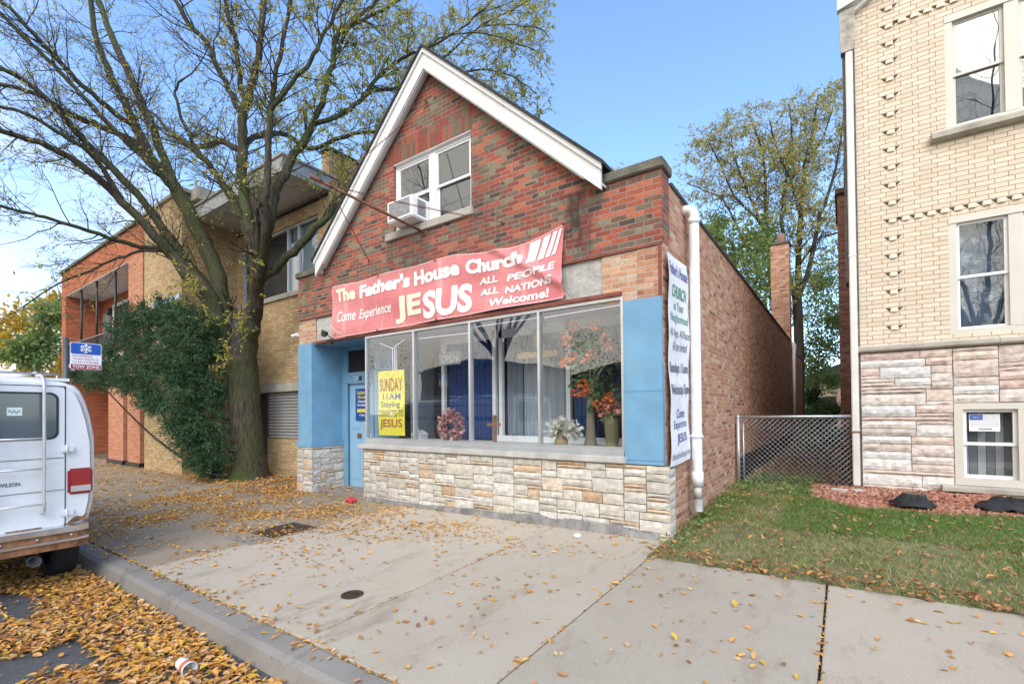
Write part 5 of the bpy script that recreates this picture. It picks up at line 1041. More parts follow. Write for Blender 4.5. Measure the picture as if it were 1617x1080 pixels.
yw=thing('evergreen_bush','large leaning dark green evergreen in front of the yellow brick wing','shrub',(-10.8,-.3,-.15)); rng=np.random.default_rng(12); lv=Leaves()
for x,y,z,r in cl:
    for i in range(int(175*r)):                       # sprays: needle tufts along little drooping twigs
        d=rng.normal(0,1,3); d/=np.linalg.norm(d); c=np.array([x,y,z])+d*r*(rng.uniform(.25,1.1)+.22*rng.random()**3)*np.array([1,1,.85]); ax=d+np.array([0,0,-.25])+rng.normal(0,.3,3); ax/=np.linalg.norm(ax)
        for j in range(34):
            p=c+ax*rng.uniform(-.12,.16)+rng.normal(0,.035,3); lv.add(p,rng.uniform(.05,.095),ax+rng.normal(0,.45,3))
lv.mb(rng,wide=.24).build('foliage',M['yew'],yw,uv=False)
mb=MB(); b0=np.array([-10.75,-.15,-.2])
for px,py,y in ((330,600,-.5),(280,560,-.8),(215,590,-1.2),(150,598,-1.6),(250,510,-1.0),(340,690,-.4),(300,640,-.8)):
    e=at(px,py,1,y); m=(b0+e)/2+np.array([0,0,-.25]); mb.tube(smooth([b0,m,e],4),list(np.linspace(.045,.012,9)),6)
mb.build('stems',M['bark_far'],yw)
# bare street trees over the road (mirrored in the shop and bedroom glass)
for i,(x,y,s) in enumerate(((-14,-15.5,1.5),(-2.5,-16,1.6),(7,-15.5,1.4))):
    st_=thing('street_tree',('bare street tree across the road facing the evergreen','bare street tree across the road facing the shop window','bare street tree across the road facing the cream house')[i],'tree',(x,y,-.15)); LW=1; rr=np.random.default_rng(60+i); LB=[([(x,y,-.2),(x+.1,y,2),(x,y+.1,3.2*s)],[.26,.2,.18])]
    for k in range(8):
        a=k*.785+rr.uniform(-.3,.3); l=rr.uniform(1,1.5)*s; LB.append(([(x,y+.1,(2.6+.1*k)*s),(x+math.cos(a)*1.0*l,y+math.sin(a)*1.0*l,4.8*s),(x+math.cos(a)*2.2*l,y+math.sin(a)*2.2*l,7.6*s),(x+math.cos(a)*3.2*l,y+math.sin(a)*3.2*l,10.2*s)],[.12,.08,.05,.015]))
    limb_tree(st_,LB,M['bark_far'],M['bark_far'],M['leaf_y'],70+i,.05,.10,3.0,None,sides=7,nleaf=2,lenr=(1.0,2.8))
for i,(x0,x1,h) in enumerate(((-26,-15,4.6),(-13,-5,3.6),(-3.5,4,4.0),(6,15,4.6))):
    hs=thing('far_house',('wide brown house across the road, leftmost of its row','low brown house across the road facing the shop','brown gabled house across the road, second from the right of its row','tall brown house across the road, rightmost of its row')[i],'house',((x0+x1)/2,-22,0))
    mb=MB(); mb.box(x0,x1,-26,-21,-.3,h); mb.build('wall',M['back_brick'],hs); mb=MB(); mb.prism([(x0-.3,h),(x1+.3,h),((x0+x1)/2,h+.8)],-26.3,-20.7); mb.build('roof',M['shingle'],hs)
    for k in range(3):
        xx=x0+(x1-x0)*(k+.5)/3; mb=MB(); mb.box(xx-.6,xx+.6,-21,-20.97,1.2,2.8); mb.build('window',M['greige'],hs)
tl_=Leaves(); rngt=np.random.default_rng(77)
for k in range(90):
    c=np.array([rngt.uniform(-32,22),rngt.uniform(-20.6,-18.4),rngt.uniform(.5,6.2)]); r=rngt.uniform(1.2,2.2)
    for j in range(330): tl_.add(c+rngt.normal(0,.55,3)*r*.8,rngt.uniform(.07,.15),rngt.normal(0,1,3))
tag(tl_.mb(rngt,wide=.4).build('treeline',M['leaf_far'],uv=False),kind='stuff')
# house at the end of the alley
bk=thing('back_house','low tan house at the far end of the alley with a dark doorway','house',(3,36,0))
mb=MB(); mb.box(-1.2,9,36,42,-.3,3.6); mb.build('wall',simple('tan_stucco',(.36,.27,.19),.9,var=.15,bump=.3),bk); mb=MB(); mb.prism([(-1.6,3.6),(9.4,3.6),(4,5.6)],35.6,42.4); mb.build('roof',M['shingle'],bk)
mb=MB(); mb.box(.6,1.3,35.9,36.01,.4,2.4); mb.build('door',M['dark'],bk)
gh=thing('grey_house','pale grey house roof far down the street behind the parked van','house',(-75,10,0)); 
mb=MB(); mb.box(-95,-60,6,16,-.5,4.2); mb.build('wall',simple('pale_siding',(.5,.52,.54),.8,bump=0),gh); mb=MB(); mb.prism([(5.4,4.2),(16.6,4.2),(11,7.6)],-96,-59,axis='x'); mb.build('roof',simple('grey_roof_shingle',(.24,.25,.27),.9,var=.2,bump=0),gh)
# ------------------------------------------------------------------ parked van
van=thing('parked_van','old white van with a back door ladder and rusty bumper at the kerb','van',(-7.4,-4.88,-.28))
VC=-4.88; VX=-4.95
VW=simple('white_van_paint',(.74,.75,.75),.32,var=.04,bump=.03,bscale=6,dirt=.4,dirtc=(.50,.47,.41),spec=.5)
CHR=simple('worn_chrome',(.62,.62,.62),.22,.9,var=.15,scale=9,bump=.05); RUST=simple('rust_brown',(.26,.12,.055),.85,var=.5,scale=14,bump=.5,bscale=60)
half=[(.88,.33),(.955,.38),(.985,.52),(1.0,.66),(1.005,.9),(1.0,1.25),(.965,1.48),(.925,1.64),(.885,1.745),(.84,1.80),(.74,1.835),(.5,1.855),(0,1.865)]
prof=[(-d,z) for d,z in half]+[(d,z) for d,z in reversed(half[:-1])]
def station(x,ins=0,top=None,w=1):
    o=[]
    for d,z in prof:
        zz=z if top is None else min(z,top-.02*abs(d)); o.append((x,VC+np.sign(d)*max(0,abs(d)*w-ins),zz-(ins if z>1.0 else -ins*.6)))
    return o
st=[station(VX,.05),station(VX-.012,.022),station(VX-.04,.004),station(VX-.09),station(-6.5),station(-8.7),station(-8.95,0,1.72),station(-9.45,0,1.26,.99),station(-9.95,0,1.08,.97),station(-10.05,.08,1.0,.95)]
mb=MB(); n=len(prof)
for s in st: mb.v.extend(s)
for k in range(len(st)-1):
    for j in range(n): mb.f.append((k*n+j,k*n+(j+1)%n,(k+1)*n+(j+1)%n,(k+1)*n+j)); mb.m.append(0); mb.sm.append(True)
mb.f+= [tuple(range(n)),tuple(range(len(mb.v)-1,len(mb.v)-n-1,-1))]; mb.m+=[0,0]; mb.sm+=[False,False]
body=mb.build('body',VW,van)
def vpart(name,m,*b,bev=0,parent=None): return box_part(name,m,parent or van,*b,bev=bev)
VG=simple('dark_van_glass',(.10,.125,.14),.06,var=.05,bump=0,spec=.8)
def rrect(y0,y1,z0,z1,r,n=5):
    o=[]
    for cy,cz,a in ((y1-r,z1-r,0),(y0+r,z1-r,90),(y0+r,z0+r,180),(y1-r,z0+r,270)):
        for k in range(n+1):
            q=math.radians(a+90*k/n); o.append((cy+r*math.cos(q),cz+r*math.sin(q)))
    return o
SEAM=flat('panel_gap',(.05,.045,.04))
for nm,ya,yb_ in (('rear_door',-4.87,-4.125),('rear_door',-5.635,-4.89)):
    mb=MB(); mb.prism(rrect(ya+.004,yb_-.004,.345,1.775,.03),VX-.01,VX+.014,axis='x')
    for z,h in ((1.06,.006),(.99,.006),(.73,.008),(.70,.006)): mb.prism([(VX+.013,z-h),(VX+.020,z),(VX+.013,z+h)],ya+.02,yb_-.02,axis='y') if False else mb.box(VX+.012,VX+.0165,ya+.02,yb_-.02,z-h/2,z+h/2)
    do=mb.build('rear_door',VW,van); tm=MB()
    for z in (1.045,.715): tm.box(VX+.0142,VX+.0158,ya+.01,yb_-.01,z-.004,z+.004)
    tm.build('trim_line',flat('grey_trim_line',(.16,.16,.165)),do)
    mb=MB(); mb.prism(rrect(ya+.05,yb_-.05,1.24,1.72,.07),VX+.013,VX+.020,axis='x'); mb.build('window_rubber',M['black'],do)
    mb=MB(); mb.prism(rrect(ya+.07,yb_-.07,1.26,1.70,.06),VX+.017,VX+.0215,axis='x'); mb.build('rear_window',VG,do)
mb=MB(); mb.box(VX-.004,VX+.004,-4.132,-4.118,.34,1.78); mb.box(VX-.004,VX+.004,-4.888,-4.872,.34,1.78); mb.box(VX-.004,VX+.004,-5.64,-4.12,.325,.337); mb.box(VX-.004,VX+.004,-5.64,-4.12,1.782,1.79); mb.build('door_gap',SEAM,van)
mb=MB(); mb.box(-6.9,VX-.05,-5.68,-4.08,1.842,1.872); mb.build('roof_ridge',VW,van)
mb=MB(); mb.box(VX+.021,VX+.0235,-4.545,-4.44,1.485,1.565); mb.build('window_sticker',flat('sticker_pale',(.66,.74,.68)),van)
mb=MB(); mb.tube([(VX+.025,-4.535+.08*k/10,1.525+.016*math.sin(k*1.6)) for k in range(11)],.004,4); mb.build('sticker_print',flat('sticker_green',(.25,.38,.30)),van)
for z in (1.135,.475):
    mb=MB(); mb.bbox(VX+.01,VX+.045,-4.16,-4.115,z-.035,z+.035,b=.008); mb.bbox(VX+.01,VX+.04,-4.114,-4.06,z-.03,z+.03,b=.006); mb.tube([(VX+.045,-4.118,z-.045),(VX+.045,-4.118,z+.045)],.010,8); mb.build('hinge',VW,van)
# tail lamp
tl=MB(); tl.bbox(VX-.03,VX+.028,-4.105,-3.905,.655,.925,b=.02); to=tl.build('taillight',simple('red_lens',(.30,.008,.012),.12,var=.15,scale=20,bump=.2,bscale=140,spec=.7),van)
mb=MB(); mb.box(VX+.02,VX+.030,-4.085,-3.925,.685,.745); mb.build('reverse_lens',simple('clear_lens',(.5,.45,.42),.15,bump=.2,bscale=140,spec=.7),to)
# ladder
mb=MB(); ly=-4.295
mb.tube(smooth([(VX-.25,ly,1.90),(VX-.02,ly,1.885),(VX+.075,ly,1.80),(VX+.085,ly,1.6),(VX+.085,ly,.62),(VX+.075,ly,.52),(VX+.01,ly-.01,.50)],3),.015,8)
mb.tube(smooth([(VX-.25,ly-.36,1.90),(VX-.02,ly-.36,1.885),(VX+.075,ly-.36,1.80),(VX+.085,ly-.36,1.6),(VX+.085,ly-.36,.62),(VX+.075,ly-.36,.52),(VX+.01,ly-.37,.50)],3),.015,8)
for z in (1.255,.955,.60): mb.tube([(VX+.085,ly-.36,z),(VX+.085,ly+.02,z)],.010,6)
mb.build('ladder',simple('ladder_alloy',(.62,.63,.63),.4,.5,bump=0),van)
mb=MB()
for xx in (-5.3,-6.4,-7.6): mb.tube([(xx,-5.7,1.93),(xx,-4.1,1.93)],.014,6); mb.tube([(xx,-4.12,1.80),(xx,-4.12,1.93)],.012,6)
for yy in (-5.6,-4.3): mb.tube([(-5.2,yy,1.935),(-7.7,yy,1.935)],.013,6)
mb.build('roof_rack',M['galv'],van)
text('WILSON',-4.60,-4.452,.795,.832,lambda a,b:(VX+.0185,a,b),flat('badge_dark',(.06,.06,.07)),van,'dealer_badge',bold=.02)
mb=MB(); mb.prism([(.34,0),(.34,0)],0,0) if False else None
pts=[(-4.105,.352),(-3.965,.375),(-3.945,.44),(-3.99,.415),(-4.04,.425),(-4.10,.375)]
mb.prism(pts,VX-.02,VX+.004,axis='x'); mb.build('rust_patch',RUST,van)
mb=MB(); mb.box(VX+.014,VX+.017,-4.55,-4.30,.352,.362); mb.box(VX+.014,VX+.0168,-4.83,-4.65,.352,.36); mb.build('rust_streak',RUST,van)
def vbump(z0,z1,x1,name,m,bev=.008):
    mb=MB(); pts=[(-5.84,VX-.12),(-5.80,x1-.05),(-5.70,x1),(-4.06,x1),(-3.96,x1-.05),(-3.92,VX-.12)]
    vs=[(x,y,z0) for y,x in pts]+[(x,y,z1) for y,x in pts]; n=len(pts); mb.add(vs,[(i,i+1,i+1+n,i+n) for i in range(n-1)]+[tuple(range(n)),tuple(range(2*n-1,n-1,-1))]); return mb.build(name,m,bo or van)
bo=None
bo=vbump(.295,.352,-4.79,'bumper',CHR); vbump(.232,.294,-4.812,'bumper_strip',RUST); vbump(.205,.231,-4.785,'bumper_lip',CHR); vbump(.135,.204,-4.80,'bumper_apron',RUST)
for y in (-4.1,-4.35,-4.6): mb=MB(); mb.lathe((-4.812,y,.262),[(.012,0),(.012,.012),(0,.014)],8,axis='x'); mb.build('bumper_bolt',CHR,bo)
mb=MB(); mb.lathe((-4.90,-4.37,.055),[(.052,.10),(.052,0),(.044,0),(.040,-.4),(.0,-.4)],14,axis='x'); mb.build('tailpipe',simple('dull_tailpipe',(.30,.29,.28),.4,.7,var=.3),van)
mb=MB(); mb.box(-9.6,-5.95,-5.7,-4.05,.02,.34); mb.box(-5.95,-5.1,-5.5,-4.3,.1,.34); mb.build('underbody',M['black'],van)
for wx in (-5.55,-9.0):
    for wy,s in ((-4.06,1),(-5.66,-1)):
        gz=zst(wx,wy); R_=.355; mb=MB(); mb.lathe((wx,wy,gz+R_),[(.22,-.10),(.31,-.115),(.345,-.10),(.355,-.07),(.355,.07),(.345,.10),(.31,.115),(.22,.10)],30,axis='y'); wh=mb.build('tyre',simple('tyre_rubber',(.022,.022,.023),.85,var=.3,scale=12,bump=.4),van)
        mb=MB(); mb.lathe((wx,wy,gz+R_),[(.0,.085*s),(.10,.09*s),(.16,.06*s),(.22,.095*s),(.225,.0)],20,axis='y'); mb.build('rim',M['galv'],wh)
for s in (1,-1):
    for a,b in ((-6.4,-5.2),(-7.7,-6.5),(-8.75,-7.85)):
        mb=MB(); d0,d1=.998,.915; vs=[(a,VC+s*(d0+.004),1.27),(b,VC+s*(d0+.004),1.27),(b,VC+s*(d1+.006),1.66),(a,VC+s*(d1+.006),1.66)]; mb.add(vs,[(0,1,2,3) if s<0 else (3,2,1,0)]); mb.build('side_window',VG,van)
mb=MB(); mb.add([(-8.99,VC-.86,1.70),(-8.99,VC+.86,1.70),(-9.43,VC+.93,1.285),(-9.43,VC-.93,1.285)],[(0,1,2,3)]); mb.build('windscreen',VG,van)
mb=MB(); mb.bbox(-10.15,-9.98,-5.85,-3.91,.2,.42,b=.02); mb.build('bumper',CHR,van)
for y in (-5.55,-4.2): mb=MB(); mb.lathe((-10.07,y,.72),[(.10,0),(.10,-.02),(0,-.04)],16,axis='x'); mb.build('headlight',M['aluminium'],van)
# ------------------------------------------------------------------ parking sign
pk=thing('parking_sign','blue, white and red snow route no parking sign with a snowflake on a dark post','sign',(-6.9,-3.72,-.1))
mb=MB(); mb.tube([(-6.92,-3.73,-.2),(-6.92,-3.73,2.54)],.03,10); mb.build('post',simple('dark_steel_post',(.10,.105,.11),.5,.4,bump=.1),pk)
SG=(-6.885,-3.695,-3.365,2.115,2.485)
smp=lambda a,b:(SG[0]+.012,SG[1]+(SG[2]-SG[1])*a,SG[3]+(SG[4]-SG[3])*b)
def srect(a0,a1,b0,b1,r,x0,x1,name,m):
    mb=MB(); mb.prism(rrect(SG[1]+(SG[2]-SG[1])*a0,SG[1]+(SG[2]-SG[1])*a1,SG[3]+(SG[4]-SG[3])*b0,SG[3]+(SG[4]-SG[3])*b1,r),SG[0]+x0,SG[0]+x1,axis='x'); return mb.build(name,m,pk)
SR=flat('sign_crimson',(.36,.02,.04)); SB=flat('sign_royal_blue',(.015,.09,.42)); SW=flat('sign_white',(.80,.80,.82))
srect(0,1,0,1,.022,0,.008,'panel',SW); srect(.02,.98,.575,.98,.018,.007,.0095,'blue_field',SB); srect(.02,.98,.02,.2,.012,.007,.0095,'red_field',SR)
srect(.006,.994,.006,.012,.001,.007,.009,'border',SR)
text('NO PARKING',.07,.70,.47,.535,smp,SR,pk,bold=.0); text('WHEN SNOW IS',.07,.90,.36,.425,smp,SR,pk,bold=.0); text('OVER 2 INCHES',.07,.90,.25,.315,smp,SR,pk,bold=.0); text('TOW ZONE',.07,.93,.05,.17,smp,SW,pk,bold=.02)
mb=MB(); cy,cz=SG[1]+(SG[2]-SG[1])*.5,SG[3]+(SG[4]-SG[3])*.78; r=.062; xx=SG[0]+.011
for k in range(6):
    a=math.radians(60*k+30); d=np.array([0,math.cos(a),math.sin(a)]); e=np.array([0,-math.sin(a),math.cos(a)]); c=np.array([xx,cy,cz]); mb.tube([c,c+d*r],.006,4)
    for q in (.45,.75):
        for s in (1,-1): mb.tube([c+d*r*q,c+d*r*(q+.25)+e*s*.018],.005,4)
mb.build('snowflake',SW,pk)
# ------------------------------------------------------------------ small things on the ground
VPm=simple('rusty_cast_iron',(.075,.05,.035),.7,.4,var=.4,scale=14,bump=.6,bscale=90)
vt=thing('vault_cover','rusty rectangular iron cover in a rough concrete frame set into the sidewalk','vault cover',(-4.6,-2.2,g(-4.6,-2.2)))
def gbox(mb,x0,x1,y0,y1,h0,h1,mi=0): mb.add([(x,y,g(x,y)+h) for h in (h0,h1) for x,y in ((x0,y0),(x1,y0),(x1,y1),(x0,y1))],[(0,3,2,1),(4,5,6,7),(0,1,5,4),(1,2,6,5),(2,3,7,6),(3,0,4,7)],mi)
mb=MB(); gbox(mb,-4.93,-4.23,-2.60,-1.62,-.02,.006); mb.build('frame',M['kerb'],vt)
mb=MB(); gbox(mb,-4.87,-4.29,-2.30,-1.68,.0,.011); mb.build('plate',VPm,vt)
vc=MB(); vc.lathe((-1.79,-2.92,g(-1.79,-2.92)),[(.095,.0),(.095,.008),(.075,.008),(.07,.003),(.05,.003),(.045,.009),(0,.009)],24); tag(vc.build('valve_cover',VPm),'small round rusty valve cover set into the sidewalk near the kerb','valve cover')
def crumple(name,label,cat,c,r,m,sq=(1,1,.6),jit=.35,sub=3):
    mb=MB(); bm=bmesh.new(); bmesh.ops.create_icosphere(bm,subdivisions=sub,radius=1)
    for v in bm.verts:
        k=1+jit*mnoise.noise(v.co*2.3+Vector((c[0]*3,c[1],0)))+jit*.7*mnoise.noise(v.co*5.1); v.co=Vector((c[0]+v.co.x*r*sq[0]*k,c[1]+v.co.y*r*sq[1]*k,c[2]+r*sq[2]*.7+v.co.z*r*sq[2]*k))
    mb.bm(bm); return tag(mb.build(name,m),label,cat)
crumple('crumpled_wrapper','crumpled red wrapper on the sidewalk in front of the church door','litter',(-5.37,-.34,g(-5.3,-.34)),.085,simple('red_wrapper',(.50,.04,.04),.4,var=.3,scale=14,bump=.6,bscale=30,bdist=.02),(1.2,.9,.7))
crumple('plastic_bag','grey crumpled bag of trash between the elm and the blue pier','litter',(*at(430,743,2,-.06)[:2],-.06),.20,simple('grey_bag',(.30,.30,.33),.35,var=.5,scale=7,bump=.6,bscale=20,bdist=.03),(1.5,.8,.6))
crumple('crumpled_paper','crumpled white paper on the concrete under the shop window','litter',(-.92,-.42,g(-.9,-.42)),.045,simple('white_paper',(.7,.7,.66),.8,bump=0),(1,1,.6))
p=at(293,1052,2,-.19); mb=MB(); mb.lathe((p[0],p[1],zst(p[0],p[1])+.05),[(.035,-.075),(.037,-.07),(.048,.07),(.044,.072),(.033,-.06)],14,axis='x'); cpo=thing('paper_cup','crushed white and orange paper cup lying in the gutter leaves','litter',(p[0],p[1],zst(p[0],p[1])))
mb.build('cup',simple('cup_white',(.76,.75,.73),.6,var=.1,bump=.3,bscale=40),cpo); mb=MB(); mb.lathe((p[0]+.01,p[1],zst(p[0],p[1])+.05),[(.0445,.0),(.0475,.045)],14,axis='x'); mb.build('orange_band',flat('cup_orange',(.62,.17,.05)),cpo)
p=at(127,872,2,-.2); bt_=thing('plastic_bottle','crushed clear blue plastic bottle wedged between the van tyre and the kerb','litter',(p[0],p[1],-.28))
mb=MB(); mb.lathe((p[0]-.1,p[1],-.17),[(.0,-.11),(.075,-.10),(.08,-.03),(.07,.0),(.08,.04),(.078,.1),(.03,.16),(.02,.19),(0,.19)],14); t=MT('blue_clear_plastic'); t.col((.35,.45,.62)); t.rough(.12); t.b.inputs['Transmission Weight'].default_value=.6; mb.build('bottle',t.m,bt_)
# stumps in torn landscape fabric, concrete chunks
BLK=simple('black_landscape_fabric',(.018,.019,.022),.7,var=.3,scale=6,bump=.7,bscale=18,bdist=.03)
def fabric(c,rx,ry,seed):
    mb=MB(); n=26; vs=[(c[0],c[1],c[2]+.09)]
    for ring,(rr,h) in enumerate(((.35,.10),(.6,.075),(.82,.045),(1,.0))):
        for i in range(n):
            a=2*math.pi*i/n; w=1+.22*mnoise.noise(Vector((math.cos(a)*2,math.sin(a)*2,seed+ring*.3))); vs.append((c[0]+rx*rr*w*math.cos(a),c[1]+ry*rr*w*math.sin(a),c[2]+h*1.3+.06*mnoise.noise(Vector((math.cos(a)*6*rr,math.sin(a)*6*rr,seed)))))
    fs=[(0,1+i,1+(i+1)%n) for i in range(n)]+[(1+r*n+i,1+(r+1)*n+i,1+(r+1)*n+(i+1)%n,1+r*n+(i+1)%n) for r in range(3) for i in range(n)]
    mb.add(vs,fs,0,True); return mb
def gm(x,y): return g(x,y)+.02
for k,(px,py) in enumerate(((1441,792),(1598,801))):
    p=at(px,py,2,.20); nm=('torn black landscape fabric around the stump left of the basement window','torn black landscape fabric lying in the chips below the basement window')[k]
    tag(fabric((p[0],p[1],gm(p[0],p[1])+.045),.25+.10*k,.20,3.3+k).build('landscape_fabric',BLK),nm,'fabric')
    q=(p[0]+(.02 if k==0 else .12),p[1]+.06,gm(p[0],p[1])+.06); st_=thing('tree_stump',('low sawn stump poking through the black fabric left of the basement window','dark sawn stump on the black fabric under the basement window')[k],'stump',q)
    mb=MB(); mb.lathe(q,[(.17,-.05),(.145,.06),(.135,.12),(.12,.135)],16); mb.build('bark',M['bark_far'],st_); mb=MB(); mb.lathe(q,[(.125,.13),(.06,.137),(0,.136)],16); mb.build('cut_face',simple('grey_cut_wood',(.15,.12,.09),.9,var=.4,scale=12),st_)
CH=simple('broken_concrete',(.48,.45,.40),.9,var=.15,bump=.6,bscale=30)
for px,py,sx,sy,sz,yaw,lab in ((1380,774,.12,.08,.06,.2,'small pale concrete chunk right of the white downpipe foot'),(1355,780,.09,.08,.05,.5,'concrete splash block at the foot of the white downpipe'),(1325,779,.10,.07,.06,-.3,'pale concrete chunk between the fence and the white downpipe')):
    p=at(px,py,2,.12); bm=bmesh.new(); bmesh.ops.create_cube(bm,size=1); bmesh.ops.bevel(bm,geom=bm.edges[:],offset=.08,segments=1,affect='EDGES'); c_,s_=math.cos(yaw),math.sin(yaw)
    for v in bm.verts:
        x,y,z=v.co.x*2*sx+random.uniform(-.006,.006),v.co.y*2*sy,v.co.z*2*sz+random.uniform(-.006,.006); v.co=Vector((p[0]+x*c_-y*s_,p[1]+x*s_+y*c_,gm(p[0],p[1])+z+.02))
    mb=MB(); mb.bm(bm); tag(mb.build('concrete_chunk',CH),lab,'concrete chunk')
mb=MB(); a=at(1374,783,2,.14); b=at(1420,771,2,.16); d=(b-a)/np.linalg.norm(b-a); e=np.array([-d[1],d[0],0])*.05
mb.add([a-e,b-e,b+e,a+e,a-e+[0,0,.03],b-e+[0,0,.03],b+e+[0,0,.03],a+e+[0,0,.03]],[(0,3,2,1),(4,5,6,7),(0,1,5,4),(1,2,6,5),(2,3,7,6),(3,0,4,7)]); tag(mb.build('broken_board',M['down_white']),'short white broken board on the chips against the stone base','board')
# ------------------------------------------------------------------ fallen leaves, grass, chips, weeds
def leaf_field(P,S,rng,flatn=.22,curl=.28,wide=.52):
    n=len(P); P=np.array(P); S=np.array(S)[:,None]; yaw=rng.uniform(0,2*np.pi,n); D=np.stack([np.cos(yaw),np.sin(yaw),rng.normal(0,flatn,n)],1); D/=np.linalg.norm(D,axis=1)[:,None]
    A=np.stack([-np.sin(yaw),np.cos(yaw),rng.normal(0,flatn,n)],1); A/=np.linalg.norm(A,axis=1)[:,None]; U=np.cross(D,A); U*=np.sign(U[:,2:3]); c=rng.uniform(.0,curl,n)[:,None]
    wv=wide*rng.uniform(.75,1.2,n)[:,None]
    v=np.stack([P,P+D*S*.28+A*S*wv*.5+U*S*c,P+D*S*.66+A*S*wv*.42+U*S*c*1.1,P+D*S+U*S*c*.7,P+D*S*.66-A*S*wv*.42+U*S*c*1.1,P+D*S*.28-A*S*wv*.5+U*S*c,P+D*S*.45+U*S*.02],1).reshape(-1,3)
    m=MB(); m.v=v.tolist(); b=np.arange(n)*7; f=[]
    for i,j in ((0,1),(1,2),(2,3),(3,4),(4,5),(5,0)): f.append(np.stack([b+6,b+i,b+j],1))
    m.f=np.concatenate(f).tolist(); m.m=[0]*len(m.f); m.sm=[False]*len(m.f); return m
rng=np.random.default_rng(21)
def scatter(n,x0,x1,y0,y1,dens,zf,size,lift):
    P=[];S=[]; k=0
    while len(P)<n and k<n*60:
        k+=1; x,y=rng.uniform(x0,x1),rng.uniform(y0,y1)
        if rng.random()<dens(x,y): P.append((x,y,zf(x,y)+rng.uniform(*lift))); S.append(size*rng.choice([rng.uniform(.35,.8),rng.uniform(.8,1.15),rng.uniform(1.1,1.5)],p=[.3,.55,.15]))
    return P,S
nz2=lambda x,y,s=1.,o=0.: mnoise.noise(Vector((x*s,y*s,o)))
def d_street(x,y):
    e=-3.86-y                                   # distance from the kerb
    if e<0: return 0
    w=1.15+.25*nz2(x,0,.9,3)
    a=1. if e<w*.62 else max(0,1-(e-w*.62)/(w*.75)); b=max(0,min(1,.5+2.4*nz2(x,y,1.9,7)))
    a=a*(.04+.96*b) if e>.55 else a*(.6+.4*b)
    a=max(a,.35*b*max(0,1-e/2.4))
    return a*(.25 if x<-6 else 1)
P,S=scatter(12500,-7.5,.6,-6.4,-3.85,d_street,zst,.055,(.004,.03))
P2,S2=scatter(700,.6,12,-5.5,-3.85,d_street,zst,.075,(.004,.03))
P3,S3=scatter(2000,-45,-7.5,-5,-3.85,d_street,zst,.08,(.004,.03))
tag(leaf_field(P+P2+P3,S+S2+S3,rng).build('gutter_leaves',M['litter'],uv=False),kind='stuff')
def d_walk(x,y):
    a=float(np.interp(x,[-9,-6.5,-5,-3.6,-2.6,-1.5,0,3],[.95,.9,.75,.6,.3,.11,.055,.035])); c=max(.08,min(1.2,.45+1.5*nz2(x*.8,y*1.2,1.3,2)))
    wedge=max(0,1-abs(y+1.0-.35*(x+4))/1.3) if -6<x<-1.5 else .55
    near=1.6 if (-3.75<y<-3.5 and x<0) else 1
    return min(1,a*c*(.25+wedge)*near)
P,S=scatter(9000,-9.5,3.2,-3.75,-.08,d_walk,g,.050,(.003,.012))
P4,S4=scatter(3200,-20,-7.7,-3.6,.9,lambda x,y:min(1,.55+.6*nz2(x,y,1,4)+(.5 if y>-.8 else 0)),g,.075,(.003,.03))
P5,S5=scatter(1300,-12.3,-7.7,-.6,.95,lambda x,y:1,g,.075,(.004,.05))
P6,S6=scatter(120,-7.0,-5.5,-.35,.6,lambda x,y:1,lambda x,y:max(g(x,y),-.055 if y>.12 else -9),.07,(.004,.01))
P7=[];S7=[]
for xx in (1.552,.052,-1.418,-2.894,-4.37):
    for q in range(90): y=rng.uniform(-3.55,-.75); P7.append((xx+rng.normal(0,.009),y,g(xx,y)-.004+rng.uniform(0,.008))); S7.append(rng.uniform(.012,.04))
for q in range(420): x=rng.uniform(-7,.8); P7.append((x,-3.60+rng.normal(0,.02),g(x,-3.6)+rng.uniform(-.005,.006))); S7.append(rng.uniform(.012,.05))
tag(leaf_field(P+P4+P5+P6+P7,S+S4+S5+S6+S7,rng).build('sidewalk_leaves',M['litter'],uv=False),kind='stuff')
def lz(x,y): return g(x,y)+.004+.02*nz2(x,y,2)
P,S=scatter(2600,.05,7,-.78,4.2,lambda x,y:.12+(.9 if y<-.45 else 0)+.25*max(0,nz2(x,y,1.6,9))+(.2 if x<.4 else 0),lz,.055,(.012,.06))
P2,S2=scatter(3000,.1,1.85,4.4,18,lambda x,y:1,lz,.07,(.01,.04))
tag(leaf_field(P+P2,S+S2,rng,.35,.35).build('lawn_leaves',M['litter_brown'],uv=False),kind='stuff')
def mulch_in(x,y):
    e=2.75+.22*nz2(x,0,1.4,5)+(.9*max(0,1.9-x)); return y>e and x>1.22
